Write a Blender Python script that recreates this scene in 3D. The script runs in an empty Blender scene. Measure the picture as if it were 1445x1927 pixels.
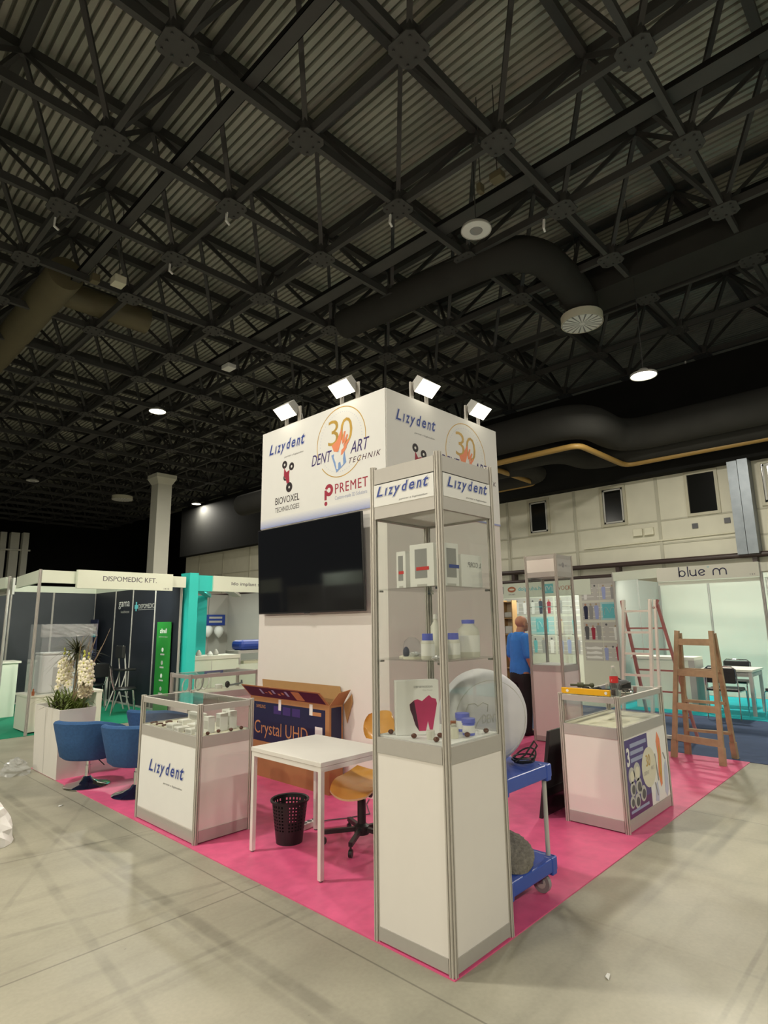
import bpy, bmesh, math, random
from mathutils import Vector, Matrix
PI = math.pi
random.seed(7)
SC = bpy.context.scene
COL = SC.collection

# ------------------------------------------------------------------ camera
F_PX, PITCH, ROLL, YAW = 1099.76, 0.186, -0.014, 0.759
CAM = Vector((-2.38, -1.855, 1.612))
fw = Vector((math.cos(YAW)*math.cos(PITCH), math.sin(YAW)*math.cos(PITCH), math.sin(PITCH)))
rt0 = Vector((math.sin(YAW), -math.cos(YAW), 0)); up0 = rt0.cross(fw)
rt = math.cos(ROLL)*rt0 + math.sin(ROLL)*up0
up = -math.sin(ROLL)*rt0 + math.cos(ROLL)*up0
cd = bpy.data.cameras.new('camera'); cam = bpy.data.objects.new('camera', cd); COL.objects.link(cam)
m = Matrix((rt, up, -fw)).transposed().to_4x4(); m.translation = CAM
cam.matrix_world = m
cd.sensor_fit = 'VERTICAL'; cd.sensor_height = 36.0; cd.sensor_width = 27.0
cd.lens = 36.0*F_PX/1927.0
cd.clip_start = 0.05; cd.clip_end = 300
SC.camera = cam

# ------------------------------------------------------------------ world, exposure
w = bpy.data.worlds.new('world'); SC.world = w; w.use_nodes = True
w.node_tree.nodes['Background'].inputs[0].default_value = (0.9, 1.0, 0.92, 1)
w.node_tree.nodes['Background'].inputs[1].default_value = 0.05
vs = SC.view_settings
vs.view_transform = 'Standard'; vs.look = 'None'; vs.gamma = 1.0; vs.use_curve_mapping = False
vs.exposure = 0.0
cy = SC.cycles
cy.max_bounces = 10; cy.diffuse_bounces = 4; cy.glossy_bounces = 4; cy.transparent_max_bounces = 40
cy.caustics_reflective = False; cy.caustics_refractive = False
cy.sample_clamp_indirect = 4.0
LAMP_W, FLOOD_W, STAND_W, SIDE_W, REAR_W = 470.0, 55.0, 55.0, 40.0, 95.0

# ------------------------------------------------------------------ materials
def mat(name, col, rough=0.5, metal=0.0, noise=0.06, scale=8.0, bump=0.0, spec=None, coat=0.0):
    m = bpy.data.materials.new(name); m.use_nodes = True
    nt = m.node_tree; b = nt.nodes['Principled BSDF']
    b.inputs['Roughness'].default_value = rough; b.inputs['Metallic'].default_value = metal
    if spec is not None: b.inputs['Specular IOR Level'].default_value = spec
    if coat: b.inputs['Coat Weight'].default_value = coat; b.inputs['Coat Roughness'].default_value = 0.12
    tc = nt.nodes.new('ShaderNodeTexCoord'); n = nt.nodes.new('ShaderNodeTexNoise')
    n.inputs['Scale'].default_value = scale; n.inputs['Detail'].default_value = 4
    nt.links.new(tc.outputs['Object'], n.inputs['Vector'])
    mx = nt.nodes.new('ShaderNodeMix'); mx.data_type = 'RGBA'
    mx.inputs[6].default_value = tuple(max(0, c*(1-noise)) for c in col[:3]) + (1,)
    mx.inputs[7].default_value = tuple(min(1, c*(1+noise)) for c in col[:3]) + (1,)
    nt.links.new(n.outputs['Fac'], mx.inputs[0]); nt.links.new(mx.outputs[2], b.inputs['Base Color'])
    if bump:
        bp = nt.nodes.new('ShaderNodeBump'); bp.inputs['Strength'].default_value = bump; bp.inputs['Distance'].default_value = 0.01
        nt.links.new(n.outputs['Fac'], bp.inputs['Height']); nt.links.new(bp.outputs['Normal'], b.inputs['Normal'])
    return m
def emat(name, col, s):
    m = bpy.data.materials.new(name); m.use_nodes = True; nt = m.node_tree
    nt.nodes.remove(nt.nodes['Principled BSDF'])
    e = nt.nodes.new('ShaderNodeEmission'); e.inputs[0].default_value = (*col, 1); e.inputs[1].default_value = s
    nt.links.new(e.outputs[0], nt.nodes['Material Output'].inputs[0]); return m
def gmat(name, tint=(0.93, 0.96, 0.94), ior=1.45, haze=0.0, rough=0.0):
    m = bpy.data.materials.new(name); m.use_nodes = True; nt = m.node_tree
    nt.nodes.remove(nt.nodes['Principled BSDF'])
    t = nt.nodes.new('ShaderNodeBsdfTransparent'); t.inputs[0].default_value = (*tint, 1)
    g = nt.nodes.new('ShaderNodeBsdfGlossy'); g.inputs['Roughness'].default_value = rough
    lw = nt.nodes.new('ShaderNodeLayerWeight'); lw.inputs[0].default_value = 0.5
    pw = nt.nodes.new('ShaderNodeMath'); pw.operation = 'POWER'; pw.inputs[1].default_value = 4.0
    nt.links.new(lw.outputs['Facing'], pw.inputs[0])
    f = nt.nodes.new('ShaderNodeMapRange'); f.inputs[3].default_value = 0.02*(ior/1.45)**2; f.inputs[4].default_value = 0.75
    nt.links.new(pw.outputs[0], f.inputs[0])
    mx = nt.nodes.new('ShaderNodeMixShader')
    nt.links.new(f.outputs[0], mx.inputs[0]); nt.links.new(t.outputs[0], mx.inputs[1]); nt.links.new(g.outputs[0], mx.inputs[2])
    out = mx
    if haze:
        d = nt.nodes.new('ShaderNodeBsdfDiffuse'); d.inputs[0].default_value = (0.8, 0.82, 0.82, 1)
        m2 = nt.nodes.new('ShaderNodeMixShader'); m2.inputs[0].default_value = haze
        nt.links.new(mx.outputs[0], m2.inputs[1]); nt.links.new(d.outputs[0], m2.inputs[2]); out = m2
    nt.links.new(out.outputs[0], nt.nodes['Material Output'].inputs[0]); return m

MT = dict(
 white=mat('white_laminate', (0.74, 0.72, 0.68), 0.45, noise=0.02),
 board=mat('white_board', (0.78, 0.75, 0.71), 0.5, noise=0.02),
 paper=mat('white_paper', (0.82, 0.82, 0.80), 0.6, noise=0.02),
 alu=mat('brushed_aluminium', (0.58, 0.55, 0.50), 0.42, 0.35, noise=0.05, scale=30),
 alurail=mat('satin_aluminium_rail', (0.50, 0.48, 0.45), 0.5, 0.35, noise=0.03, scale=20),
 dark=mat('dark_gap', (0.02, 0.02, 0.02), 0.8),
 black=mat('black_plastic', (0.012, 0.012, 0.013), 0.42),
 blackg=mat('black_gloss', (0.004, 0.004, 0.006), 0.05, noise=0.0, spec=1.0),
 chrome=mat('chrome', (0.75, 0.75, 0.75), 0.08, 1.0, noise=0.0),
 pink=mat('pink_carpet', (0.75, 0.115, 0.265), 0.38, noise=0.24, scale=9, bump=0.25),
 navyc=mat('navy_carpet', (0.045, 0.075, 0.155), 0.9, noise=0.2, scale=5, bump=0.3),
 cyanc=mat('cyan_carpet', (0.0, 0.42, 0.48), 0.8, noise=0.1, scale=6),
 greenc=mat('green_carpet', (0.0, 0.24, 0.13), 0.85, noise=0.15, scale=6),
 steel=mat('dark_painted_steel', (0.050, 0.049, 0.047), 0.6, noise=0.15, scale=3),
 deck=mat('dark_corrugated_deck', (0.46, 0.46, 0.40), 0.6, noise=0.15, scale=2),
 blacksteel=mat('black_roof_structure', (0.012, 0.012, 0.011), 0.85, noise=0.2, scale=2, spec=0.1),
 ductm=mat('dark_duct', (0.04, 0.039, 0.036), 0.85, noise=0.15, scale=2, spec=0.1),
 beige=mat('beige_duct', (0.13, 0.11, 0.06), 0.6, noise=0.1, scale=3),
 yellowpipe=mat('ochre_pipe', (0.36, 0.22, 0.06), 0.5),
 wallm=mat('beige_wall_panel', (0.66, 0.635, 0.52), 0.7, noise=0.08, scale=2),
 seam=mat('wall_seam', (0.48, 0.46, 0.37), 0.7),
 frame=mat('window_frame', (0.50, 0.47, 0.36), 0.5),
 brownpipe=mat('dark_brown_pipe', (0.045, 0.028, 0.025), 0.45),
 galv=mat('galvanised_steel', (0.22, 0.245, 0.27), 0.42, 0.5, noise=0.25, scale=4),
 colm=mat('white_column_paint', (0.85, 0.84, 0.74), 0.6, noise=0.04, scale=2),
 bluefab=mat('blue_fabric', (0.032, 0.10, 0.255), 0.9, noise=0.25, scale=40, bump=0.3),
 cardboard=mat('cardboard', (0.42, 0.21, 0.085), 0.75, noise=0.1, scale=10),
 cardin=mat('cardboard_inside', (0.46, 0.27, 0.11), 0.75, noise=0.08, scale=10),
 navy=mat('navy_print', (0.012, 0.016, 0.060), 0.5),
 orangep=mat('tan_print', (0.52, 0.24, 0.10), 0.6),
 ply=mat('varnished_plywood', (0.66, 0.34, 0.07), 0.3, noise=0.12, scale=6, coat=0.3),
 plyedge=mat('plywood_edge', (0.60, 0.42, 0.24), 0.5, noise=0.2, scale=60),
 bluep=mat('blue_plastic', (0.035, 0.085, 0.42), 0.35, noise=0.05),
 bluecap=mat('violet_blue_cap', (0.13, 0.16, 0.62), 0.4),
 fur=mat('grey_fur_fabric', (0.20, 0.185, 0.155), 1.0, noise=0.6, scale=50, bump=1.0),
 wood=mat('weathered_wood', (0.37, 0.265, 0.155), 0.7, noise=0.35, scale=12),
 ladalu=mat('ladder_aluminium', (0.86, 0.83, 0.75), 0.4, 0.1, noise=0.05),
 ladred=mat('worn_red_ladder_paint', (0.42, 0.16, 0.15), 0.6, noise=0.3, scale=10),
 yellow=mat('yellow_paint', (0.80, 0.42, 0.01), 0.35),
 skin=mat('skin', (0.50, 0.25, 0.16), 0.55, noise=0.08),
 shirt=mat('royal_blue_cotton', (0.05, 0.25, 0.80), 0.85, noise=0.12, scale=20),
 trousers=mat('black_cotton', (0.018, 0.018, 0.020), 0.85, noise=0.3, scale=14),
 teal=mat('turquoise_panel', (0.03, 0.60, 0.55), 0.5, noise=0.02),
 navypanel=mat('midnight_panel', (0.012, 0.015, 0.024), 0.5, noise=0.1),
 litback=mat('lit_dark_panel', (0.035, 0.042, 0.052), 0.6, noise=0.1),  # dark stand panel with the light on the back wall put into its colour
 greenb=mat('green_banner', (0.02, 0.24, 0.035), 0.5),
 grey=mat('mid_grey', (0.30, 0.30, 0.30), 0.5),
 lgrey=mat('light_grey', (0.52, 0.51, 0.48), 0.5),
 dgrey=mat('dark_grey_print', (0.10, 0.10, 0.11), 0.5),
 logoblue=mat('logo_blue', (0.022, 0.055, 0.30), 0.45),
 logopale=mat('logo_pale_blue', (0.34, 0.38, 0.55), 0.5),
 gold=mat('gold_print', (0.55, 0.34, 0.06), 0.4, noise=0.5, scale=6),
 orange=mat('orange_print', (0.85, 0.28, 0.14), 0.5),
 toothblue=mat('soft_blue_print', (0.22, 0.36, 0.68), 0.5),
 indigo=mat('indigo_print', (0.05, 0.03, 0.16), 0.5),
 crimson=mat('crimson_print', (0.36, 0.02, 0.05), 0.5),
 blackp=mat('black_print', (0.02, 0.012, 0.015), 0.5),
 periw=mat('periwinkle_print', (0.33, 0.38, 0.66), 0.5),
 periw2=mat('pale_periwinkle_print', (0.54, 0.57, 0.72), 0.5),
 purple=mat('purple_print', (0.09, 0.065, 0.22), 0.45),
 plum=mat('plum_print', (0.13, 0.03, 0.14), 0.45),
 cream=mat('cream', (0.72, 0.69, 0.55), 0.55),
 greenwhite=mat('cool_white_panel', (0.70, 0.76, 0.64), 0.5, noise=0.02),
 standw=mat('stand_white_panel', (0.68, 0.69, 0.60), 0.55, noise=0.03, scale=3),
 standg=mat('stand_grey_panel', (0.42, 0.41, 0.38), 0.55, noise=0.03, scale=3),
 leaf=mat('green_leaf', (0.16, 0.22, 0.05), 0.5, noise=0.5, scale=14),
 leafd=mat('dark_olive_leaf', (0.055, 0.060, 0.025), 0.5, noise=0.5, scale=14),
 petal=mat('cream_petal', (0.82, 0.76, 0.58), 0.6, noise=0.1, scale=20),
 bud=mat('lime_bud', (0.55, 0.58, 0.10), 0.5),
 twig=mat('pale_twig', (0.42, 0.33, 0.22), 0.7),
 soil=mat('dark_soil', (0.07, 0.045, 0.025), 0.95, noise=0.5, scale=30, bump=0.8),
 chest=mat('chestnut_brown', (0.11, 0.032, 0.02), 0.25, noise=0.3, scale=30),
 foil=mat('crumpled_foil', (0.75, 0.75, 0.72), 0.3, 0.5, noise=0.4, scale=60),
 milky=mat('milky_plastic', (0.66, 0.65, 0.58), 0.4),
 plast=mat('plaster', (0.72, 0.70, 0.58), 0.7),
 red=mat('red_label', (0.62, 0.03, 0.03), 0.4),
 cola=mat('dark_cola', (0.02, 0.008, 0.006), 0.15),
 magenta=mat('magenta_print', (0.50, 0.03, 0.13), 0.5, noise=0.3, scale=10),
 maroon=mat('maroon_print', (0.06, 0.012, 0.035), 0.5),
 balloon=mat('white_fabric_cover', (0.64, 0.63, 0.67), 0.55, noise=0.04, scale=5),
 bag=mat('white_plastic_bag', (0.78, 0.77, 0.78), 0.4, noise=0.04),
 clearbag=gmat('clear_plastic_bag', (0.9, 0.9, 0.9), 1.5, 0.25, 0.2),
 glass=gmat('showcase_glass', (0.955, 0.965, 0.955)),
 acryl=gmat('acrylic', (0.93, 0.94, 0.95), 1.45, 0.07),
 bottleg=gmat('clear_bottle', (0.92, 0.95, 0.93), 1.4, 0.06),
 tealprint=mat('aqua_print', (0.13, 0.52, 0.58), 0.5),
 palet=mat('pale_aqua_print', (0.40, 0.64, 0.66), 0.5),
 brownlogo=mat('rust_print', (0.42, 0.14, 0.06), 0.5),
 cubby=mat('oak_shelf', (0.42, 0.25, 0.11), 0.6, noise=0.15),
 lamp=emat('lamp_glow', (1.0, 0.95, 0.80), 9.0),
 flood=emat('floodlight_glow', (1.0, 0.92, 0.70), 6.5),
 led=emat('led_strip', (0.92, 1.0, 0.92), 5.0),
 windowblack=mat('night_window', (0.006, 0.006, 0.005), 0.15, noise=0.0),
 spillyel=mat('amber_strip', (0.7, 0.45, 0.08), 0.5),
)

def opal_mat():
    m = bpy.data.materials.new('opal_panel'); m.use_nodes = True; nt = m.node_tree; nt.nodes.remove(nt.nodes['Principled BSDF'])
    d = nt.nodes.new('ShaderNodeBsdfDiffuse'); d.inputs[0].default_value = (.8,.79,.75,1); t = nt.nodes.new('ShaderNodeBsdfTranslucent'); t.inputs[0].default_value = (.85,.84,.8,1)
    mx = nt.nodes.new('ShaderNodeMixShader'); mx.inputs[0].default_value = .6
    nt.links.new(d.outputs[0], mx.inputs[1]); nt.links.new(t.outputs[0], mx.inputs[2]); nt.links.new(mx.outputs[0], nt.nodes['Material Output'].inputs[0]); return m
MT['opal'] = opal_mat()
def floor_mat():
    m = bpy.data.materials.new('polished_concrete'); m.use_nodes = True
    nt = m.node_tree; L = nt.links; b = nt.nodes['Principled BSDF']
    geo = nt.nodes.new('ShaderNodeNewGeometry')
    def noise(scale, det=5, sx=1, sy=1):
        mp = nt.nodes.new('ShaderNodeMapping'); mp.inputs['Scale'].default_value = (sx, sy, 1)
        L.new(geo.outputs['Position'], mp.inputs['Vector'])
        n = nt.nodes.new('ShaderNodeTexNoise'); n.inputs['Scale'].default_value = scale; n.inputs['Detail'].default_value = det
        L.new(mp.outputs[0], n.inputs['Vector']); return n.outputs['Fac']
    def math_(op, a, bb=None, clamp=False):
        n = nt.nodes.new('ShaderNodeMath'); n.operation = op; n.use_clamp = clamp
        for i, v in enumerate((a, bb)):
            if v is None: continue
            if isinstance(v, (int, float)): n.inputs[i].default_value = v
            else: L.new(v, n.inputs[i])
        return n.outputs[0]
    def ramp(v, p0, p1, c0, c1):
        r = nt.nodes.new('ShaderNodeMapRange'); r.inputs[1].default_value = p0; r.inputs[2].default_value = p1
        r.inputs[3].default_value = c0; r.inputs[4].default_value = c1; L.new(v, r.inputs[0]); return r.outputs[0]
    big = ramp(noise(0.55, 6), 0.35, 0.68, 0.80, 1.10)
    mid = ramp(noise(2.6, 6), 0.35, 0.7, 0.90, 1.06)
    fine = ramp(noise(45, 3), 0.3, 0.7, 0.95, 1.04)
    v = math_('MULTIPLY', math_('MULTIPLY', big, mid), fine)
    streak = ramp(noise(1.2, 4, 0.5, 6.0), 0.55, 0.75, 1.0, 0.86); v = math_('MULTIPLY', v, streak)
    wob = math_('MULTIPLY', math_('SUBTRACT', noise(3.0, 3), 0.5), 0.03)
    patch = noise(5.0, 4)
    # (nx, ny, offset, half width, darkness, wobble, broken)
    lines = [(0, 1, 1.512, .006, .42, 0, 0), (0, 1, 1.62, .012, .16, 1, 1), (1, 0, -.14, .005, .45, 0, 0), (1, 0, -.515, .040, .30, 1, 1),
             (1, 0, -.60, .028, .18, 1, 1), (.14, 1, 3.0, .01, .3, 1, 1), (.24, 1, 1.69, .022, .2, 1, 1), (0, 1, 1.065, .020, .22, 1, 1), (0, 1, .98, .016, .12, 1, 1),
             (0, 1, -.955, .012, .25, 0, 1), (0, 1, -1.02, .012, .22, 0, 1), (1, 0, 3.28, .005, .38, 0, 0), (0, 1, -2.7, .005, .4, 0, 0),
             (0.35, 1, 2.9, .03, .16, 1, 1), (1, .15, 2.75, .05, .16, 1, 1), (1, .1, 2.0, .07, .12, 1, 1), (1, 0, 6.7, .006, .4, 0, 0), (1, -.6, -2.6, .02, .15, 1, 1),
             (0, 1, 5.9, .006, .4, 0, 0), (1, -.1, -1.15, .03, .2, 1, 1), (1, 0, .95, .012, .10, 1, 1), (1, 0, 1.8, .10, .10, 1, 1), (0, 1, 2.4, .05, .13, 1, 1), (0, 1, -.35, .03, .10, 1, 1)]
    for nx, ny, off, hw, dk, wb, br in lines:
        d = nt.nodes.new('ShaderNodeVectorMath'); d.operation = 'DOT_PRODUCT'
        L.new(geo.outputs['Position'], d.inputs[0]); d.inputs[1].default_value = (nx, ny, 0)
        x = math_('SUBTRACT', d.outputs['Value'], off)
        if wb: x = math_('ADD', x, wob)
        x = math_('ABSOLUTE', x)
        k = ramp(x, hw*0.6, hw*1.3, dk, 0.0)
        if br: k = math_('MULTIPLY', k, ramp(patch, 0.35, 0.6, 0.25, 1.0))
        v = math_('MULTIPLY', v, math_('SUBTRACT', 1.0, k))
    spots = ramp(noise(14, 2), 0.77, 0.80, 1.0, 0.72); v = math_('MULTIPLY', v, spots)
    tint = nt.nodes.new('ShaderNodeMix'); tint.data_type = 'RGBA'
    tint.inputs[6].default_value = (0.355, 0.345, 0.27, 1); tint.inputs[7].default_value = (0.395, 0.37, 0.295, 1)
    L.new(noise(0.8, 3), tint.inputs[0])
    hv = nt.nodes.new('ShaderNodeMix'); hv.data_type = 'RGBA'; hv.blend_type = 'MULTIPLY'; hv.inputs[0].default_value = 1
    cmb = nt.nodes.new('ShaderNodeCombineColor')
    for i in range(3): L.new(v, cmb.inputs[i])
    L.new(tint.outputs[2], hv.inputs[6]); L.new(cmb.outputs[0], hv.inputs[7])
    L.new(hv.outputs[2], b.inputs['Base Color'])
    L.new(ramp(noise(1.5, 4), 0.3, 0.7, 0.32, 0.52), b.inputs['Roughness'])
    b.inputs['Specular IOR Level'].default_value = 0.45
    return m
MT['floor'] = floor_mat()

# ------------------------------------------------------------------ mesh helpers
class MB:
    def __init__(s): s.v = []; s.f = []
    def add(s, vs, fs):
        n = len(s.v); s.v += [tuple(p) for p in vs]; s.f += [tuple(i+n for i in f) for f in fs]; return s
    def box(s, a, b):
        x0, y0, z0 = a; x1, y1, z1 = b
        return s.add([(x0,y0,z0),(x1,y0,z0),(x1,y1,z0),(x0,y1,z0),(x0,y0,z1),(x1,y0,z1),(x1,y1,z1),(x0,y1,z1)],
                     [(3,2,1,0),(4,5,6,7),(0,1,5,4),(1,2,6,5),(2,3,7,6),(3,0,4,7)])
    def cbox(s, c, d): return s.box([c[i]-d[i]/2 for i in range(3)], [c[i]+d[i]/2 for i in range(3)])
    def bbox(s, a, b, r=0.01):   # box with chamfered edges
        x0, y0, z0 = a; x1, y1, z1 = b; bm = bmesh.new()
        mtx = Matrix.Translation(((x0+x1)/2, (y0+y1)/2, (z0+z1)/2)) @ Matrix.Diagonal((abs(x1-x0), abs(y1-y0), abs(z1-z0), 1))
        bmesh.ops.create_cube(bm, size=1, matrix=mtx)
        bmesh.ops.bevel(bm, geom=bm.edges[:], offset=r, segments=2, affect='EDGES', profile=0.5)
        bm.verts.index_update()
        s.add([v.co[:] for v in bm.verts], [[v.index for v in f.verts] for f in bm.faces]); bm.free(); return s
    def bar(s, p0, p1, w, h, upv=(0,0,1)):
        p0 = Vector(p0); p1 = Vector(p1); d = (p1-p0).normalized(); u = Vector(upv)
        if abs(d.dot(u)) > 0.99: u = Vector((1,0,0))
        r = d.cross(u).normalized()*w/2; u = r.cross(d).normalized()*h/2
        return s.add([p0-r-u, p0+r-u, p0+r+u, p0-r+u, p1-r-u, p1+r-u, p1+r+u, p1-r+u],
                     [(0,3,2,1),(4,5,6,7),(0,1,5,4),(1,2,6,5),(2,3,7,6),(3,0,4,7)])
    def cyl(s, p0, p1, r0, r1=None, n=16, caps=True):
        r1 = r0 if r1 is None else r1; p0 = Vector(p0); p1 = Vector(p1); d = (p1-p0).normalized()
        a = d.orthogonal().normalized(); b = d.cross(a); vs = []; fs = []
        for p, r in ((p0, r0), (p1, r1)):
            for i in range(n):
                t = 2*PI*i/n; vs.append(p + (a*math.cos(t)+b*math.sin(t))*r)
        for i in range(n): j = (i+1) % n; fs.append((i, j, n+j, n+i))
        if caps: fs += [tuple(range(n-1, -1, -1)), tuple(range(n, 2*n))]
        return s.add(vs, fs)
    def tube(s, pts, r, n=8, closed=False):
        P = [Vector(p) for p in pts]; k = len(P); vs = []; fs = []; a = None
        for i, p in enumerate(P):
            t = (P[(i+1) % k]-P[i-1]) if closed else (P[min(i+1, k-1)]-P[max(i-1, 0)])
            t.normalize()
            if a is None: a = t.orthogonal().normalized()
            a = (a - t*a.dot(t)).normalized(); b = t.cross(a)
            rr = r[i] if isinstance(r, (list, tuple)) else r
            for j in range(n): q = 2*PI*j/n; vs.append(p+(a*math.cos(q)+b*math.sin(q))*rr)
        for i in range(k if closed else k-1):
            i2 = (i+1) % k
            for j in range(n): j2 = (j+1) % n; fs.append((i*n+j, i*n+j2, i2*n+j2, i2*n+j))
        if not closed: fs += [tuple(range(n-1, -1, -1)), tuple((k-1)*n+j for j in range(n))]
        return s.add(vs, fs)
    def lathe(s, prof, c=(0,0,0), n=24):
        vs = []; fs = []; k = len(prof)
        for r, z in prof:
            for j in range(n): t = 2*PI*j/n; vs.append((c[0]+r*math.cos(t), c[1]+r*math.sin(t), c[2]+z))
        for i in range(k-1):
            for j in range(n): j2 = (j+1) % n; fs.append((i*n+j, i*n+j2, (i+1)*n+j2, (i+1)*n+j))
        return s.add(vs, fs)
    def ball(s, c, r, n=12, m=8, jit=0):
        rx, ry, rz = r if isinstance(r, (tuple, list)) else (r, r, r); vs = []; fs = []
        for i in range(m+1):
            ph = PI*i/m
            for j in range(n):
                t = 2*PI*j/n; q = 1+random.uniform(-jit, jit)
                vs.append((c[0]+rx*q*math.sin(ph)*math.cos(t), c[1]+ry*q*math.sin(ph)*math.sin(t), c[2]+rz*q*math.cos(ph)))
        for i in range(m):
            for j in range(n): j2 = (j+1) % n; fs.append((i*n+j, (i+1)*n+j, (i+1)*n+j2, i*n+j2))
        return s.add(vs, fs)
    def prism(s, pts, o, r, u, d):    # polygon pts (a,b) on plane o + a r + b u, thickness d along r x u
        o = Vector(o); r = Vector(r); u = Vector(u); n = r.cross(u)*d; k = len(pts)
        vs = [o+r*a+u*b for a, b in pts]; vs += [p+n for p in vs]
        fs = [tuple(range(k-1, -1, -1)), tuple(range(k, 2*k))] + [(i, (i+1) % k, k+(i+1) % k, k+i) for i in range(k)]
        return s.add(vs, fs)
    def ring(s, o, r, u, r0, r1, a0=0, a1=2*PI, d=0.002, n=48):
        o = Vector(o); r = Vector(r); u = Vector(u); nn = r.cross(u)*d; vs = []; fs = []
        for i in range(n+1):
            t = a0+(a1-a0)*i/n; e = r*math.cos(t)+u*math.sin(t)
            vs += [o+e*r0, o+e*r1, o+e*r0+nn, o+e*r1+nn]
        for i in range(n):
            a = 4*i; b = a+4; fs += [(a+2, a+3, b+3, b+2), (a+1, b+1, b+3, a+3), (a, a+2, b+2, b), (a, b, b+1, a+1)]
        return s.add(vs, fs)
    def post(s, x, y, z0, z1, r=0.021):    # grooved octagonal system post
        vs = []; fs = []; ring = []
        for k in range(8):
            c = 2*PI*k/8
            for da, q in ((-.42, 1.0), (-.2, 1.0), (-.17, .6), (.17, .6), (.2, 1.0), (.42, 1.0)):
                t = c+da*PI/4*1.05; rr = r*q/max(math.cos(t-c), .9); ring.append((x+rr*math.cos(t), y+rr*math.sin(t)))
        k = len(ring); vs = [(a, b, z0) for a, b in ring]+[(a, b, z1) for a, b in ring]
        fs = [tuple(range(k-1, -1, -1)), tuple(range(k, 2*k))]+[(i, (i+1) % k, k+(i+1) % k, k+i) for i in range(k)]
        return s.add(vs, fs)
    def build(s, name, m, parent=None, smooth=False, loc=None):
        me = bpy.data.meshes.new(name); me.from_pydata(s.v, [], s.f); me.update()
        me.materials.append(MT[m] if isinstance(m, str) else m)
        if smooth:
            me.polygons.foreach_set('use_smooth', [True]*len(me.polygons))
            try: me.set_sharp_from_angle(angle=math.radians(40))
            except Exception: pass
        o = bpy.data.objects.new(name, me); COL.objects.link(o)
        if parent is not None: o.parent = parent
        if loc is not None: o.location = loc
        return o
def tag(o, label, cat, group=None, kind=None):
    o['label'] = label; o['category'] = cat
    if group: o['group'] = group
    if kind: o['kind'] = kind
    return o
def thing(name, label, cat, loc=(0,0,0), rz=0.0, group=None):
    o = bpy.data.objects.new(name, None); COL.objects.link(o); o.location = loc; o.rotation_euler = (0, 0, rz)
    o.empty_display_size = 0.1
    return tag(o, label, cat, group)
def struct(o): o['kind'] = 'structure'; return o
def dup(root, loc, rz, label, group=None):
    r = root.copy(); COL.objects.link(r); r.location = loc; r.rotation_euler = (0, 0, rz); r['label'] = label
    if group: r['group'] = group
    for ch in list(root.children):
        c = ch.copy(); COL.objects.link(c); c.parent = r
        for g in list(ch.children):
            d = g.copy(); COL.objects.link(d); d.parent = c
    return r
def text(name, s, m, parent, o, r, u, w=None, h=None, shear=0.0, bold=0.0, depth=0.0015, lift=0.0, spacing=1.0):
    """lettering lying on the plane through o: o is the lower left of the ink, r reads right, u up"""
    dbl = 0.0
    if bold > 0.003 and any(ch in s for ch in 'MW') : dbl, bold = bold, 0.0
    c = bpy.data.curves.new(name, 'FONT'); c.body = s; c.size = 1; c.shear = shear; c.offset = bold; c.space_character = spacing; c.resolution_u = 3
    t = bpy.data.objects.new(name, c); COL.objects.link(t)
    dg = bpy.context.evaluated_depsgraph_get(); me = bpy.data.meshes.new_from_object(t.evaluated_get(dg))
    bpy.data.objects.remove(t); bpy.data.curves.remove(c)
    xs = [v.co.x for v in me.vertices]; ys = [v.co.y for v in me.vertices]
    x0, x1, y0, y1 = min(xs), max(xs), min(ys), max(ys)
    sy = (h/(y1-y0)) if h else None; sx = (w/(x1-x0)) if w else None
    sx = sx or sy; sy = sy or sx
    o = Vector(o); r = Vector(r); u = Vector(u); n = r.cross(u)
    b = MB()
    for k in ((0,) if not dbl else (-1, 1)):
        b.add([o+r*((v.co.x-x0+k*dbl)*sx)+u*((v.co.y-y0)*sy)+n*(lift+depth+k*.0001) for v in me.vertices], [tuple(p.vertices) for p in me.polygons])
    bpy.data.meshes.remove(me)
    return b.build(name, m, parent)
RL, UZ = Vector((0,-1,0)), Vector((0,0,1))     # reading direction on faces turned to -X
RR = Vector((1,0,0))                           # reading direction on faces turned to -Y
def rect(a0, b0, a1, b1): return [(a0,b0),(a1,b0),(a1,b1),(a0,b1)]
def circ(cx, cy_, r, n=20, ry=None): return [(cx+r*math.cos(2*PI*i/n), cy_+(ry or r)*math.sin(2*PI*i/n)) for i in range(n)]
def area(name, loc, target, size, power, col, shape='DISK', sy=None, parent=None, spread=PI):
    l = bpy.data.lights.new(name, 'AREA'); l.shape = shape; l.size = size
    if sy: l.size_y = sy
    l.energy = power; l.color = col; l.spread = spread
    o = bpy.data.objects.new(name, l); COL.objects.link(o); o.location = loc
    d = Vector(target)-Vector(loc); o.rotation_euler = d.to_track_quat('-Z', 'Y').to_euler()
    if parent is not None: o.parent = parent
    return o

# =================================================================== SETTING
struct(MB().box((-22,-22,-.1), (34,62,0)).build('floor', 'floor'))
WX = 17.5
struct(MB().box((WX,-14,0), (WX+.3,36,6.9)).build('wall_right', 'wallm'))
struct(MB().box((-20,54,0), (34,54.3,13)).build('wall_back', 'blacksteel'))
struct(MB().box((WX+6,36,0), (WX+6.3,54,13)).build('wall_far', 'blacksteel'))
sm = MB()
for y in (-2.2, 1.5, 4.6, 7.47, 10.27, 13.2, 16.2, 19.2, 22.2, 25.2, 28.2, 31.2, 34.2): sm.box((WX-.03,y-.05,0), (WX,y+.05,6.9))
for z in (4.74, 3.98): sm.box((WX-.02,-14,z-.025), (WX,36,z+.025))
struct(sm.build('trim_1', 'seam'))
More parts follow.
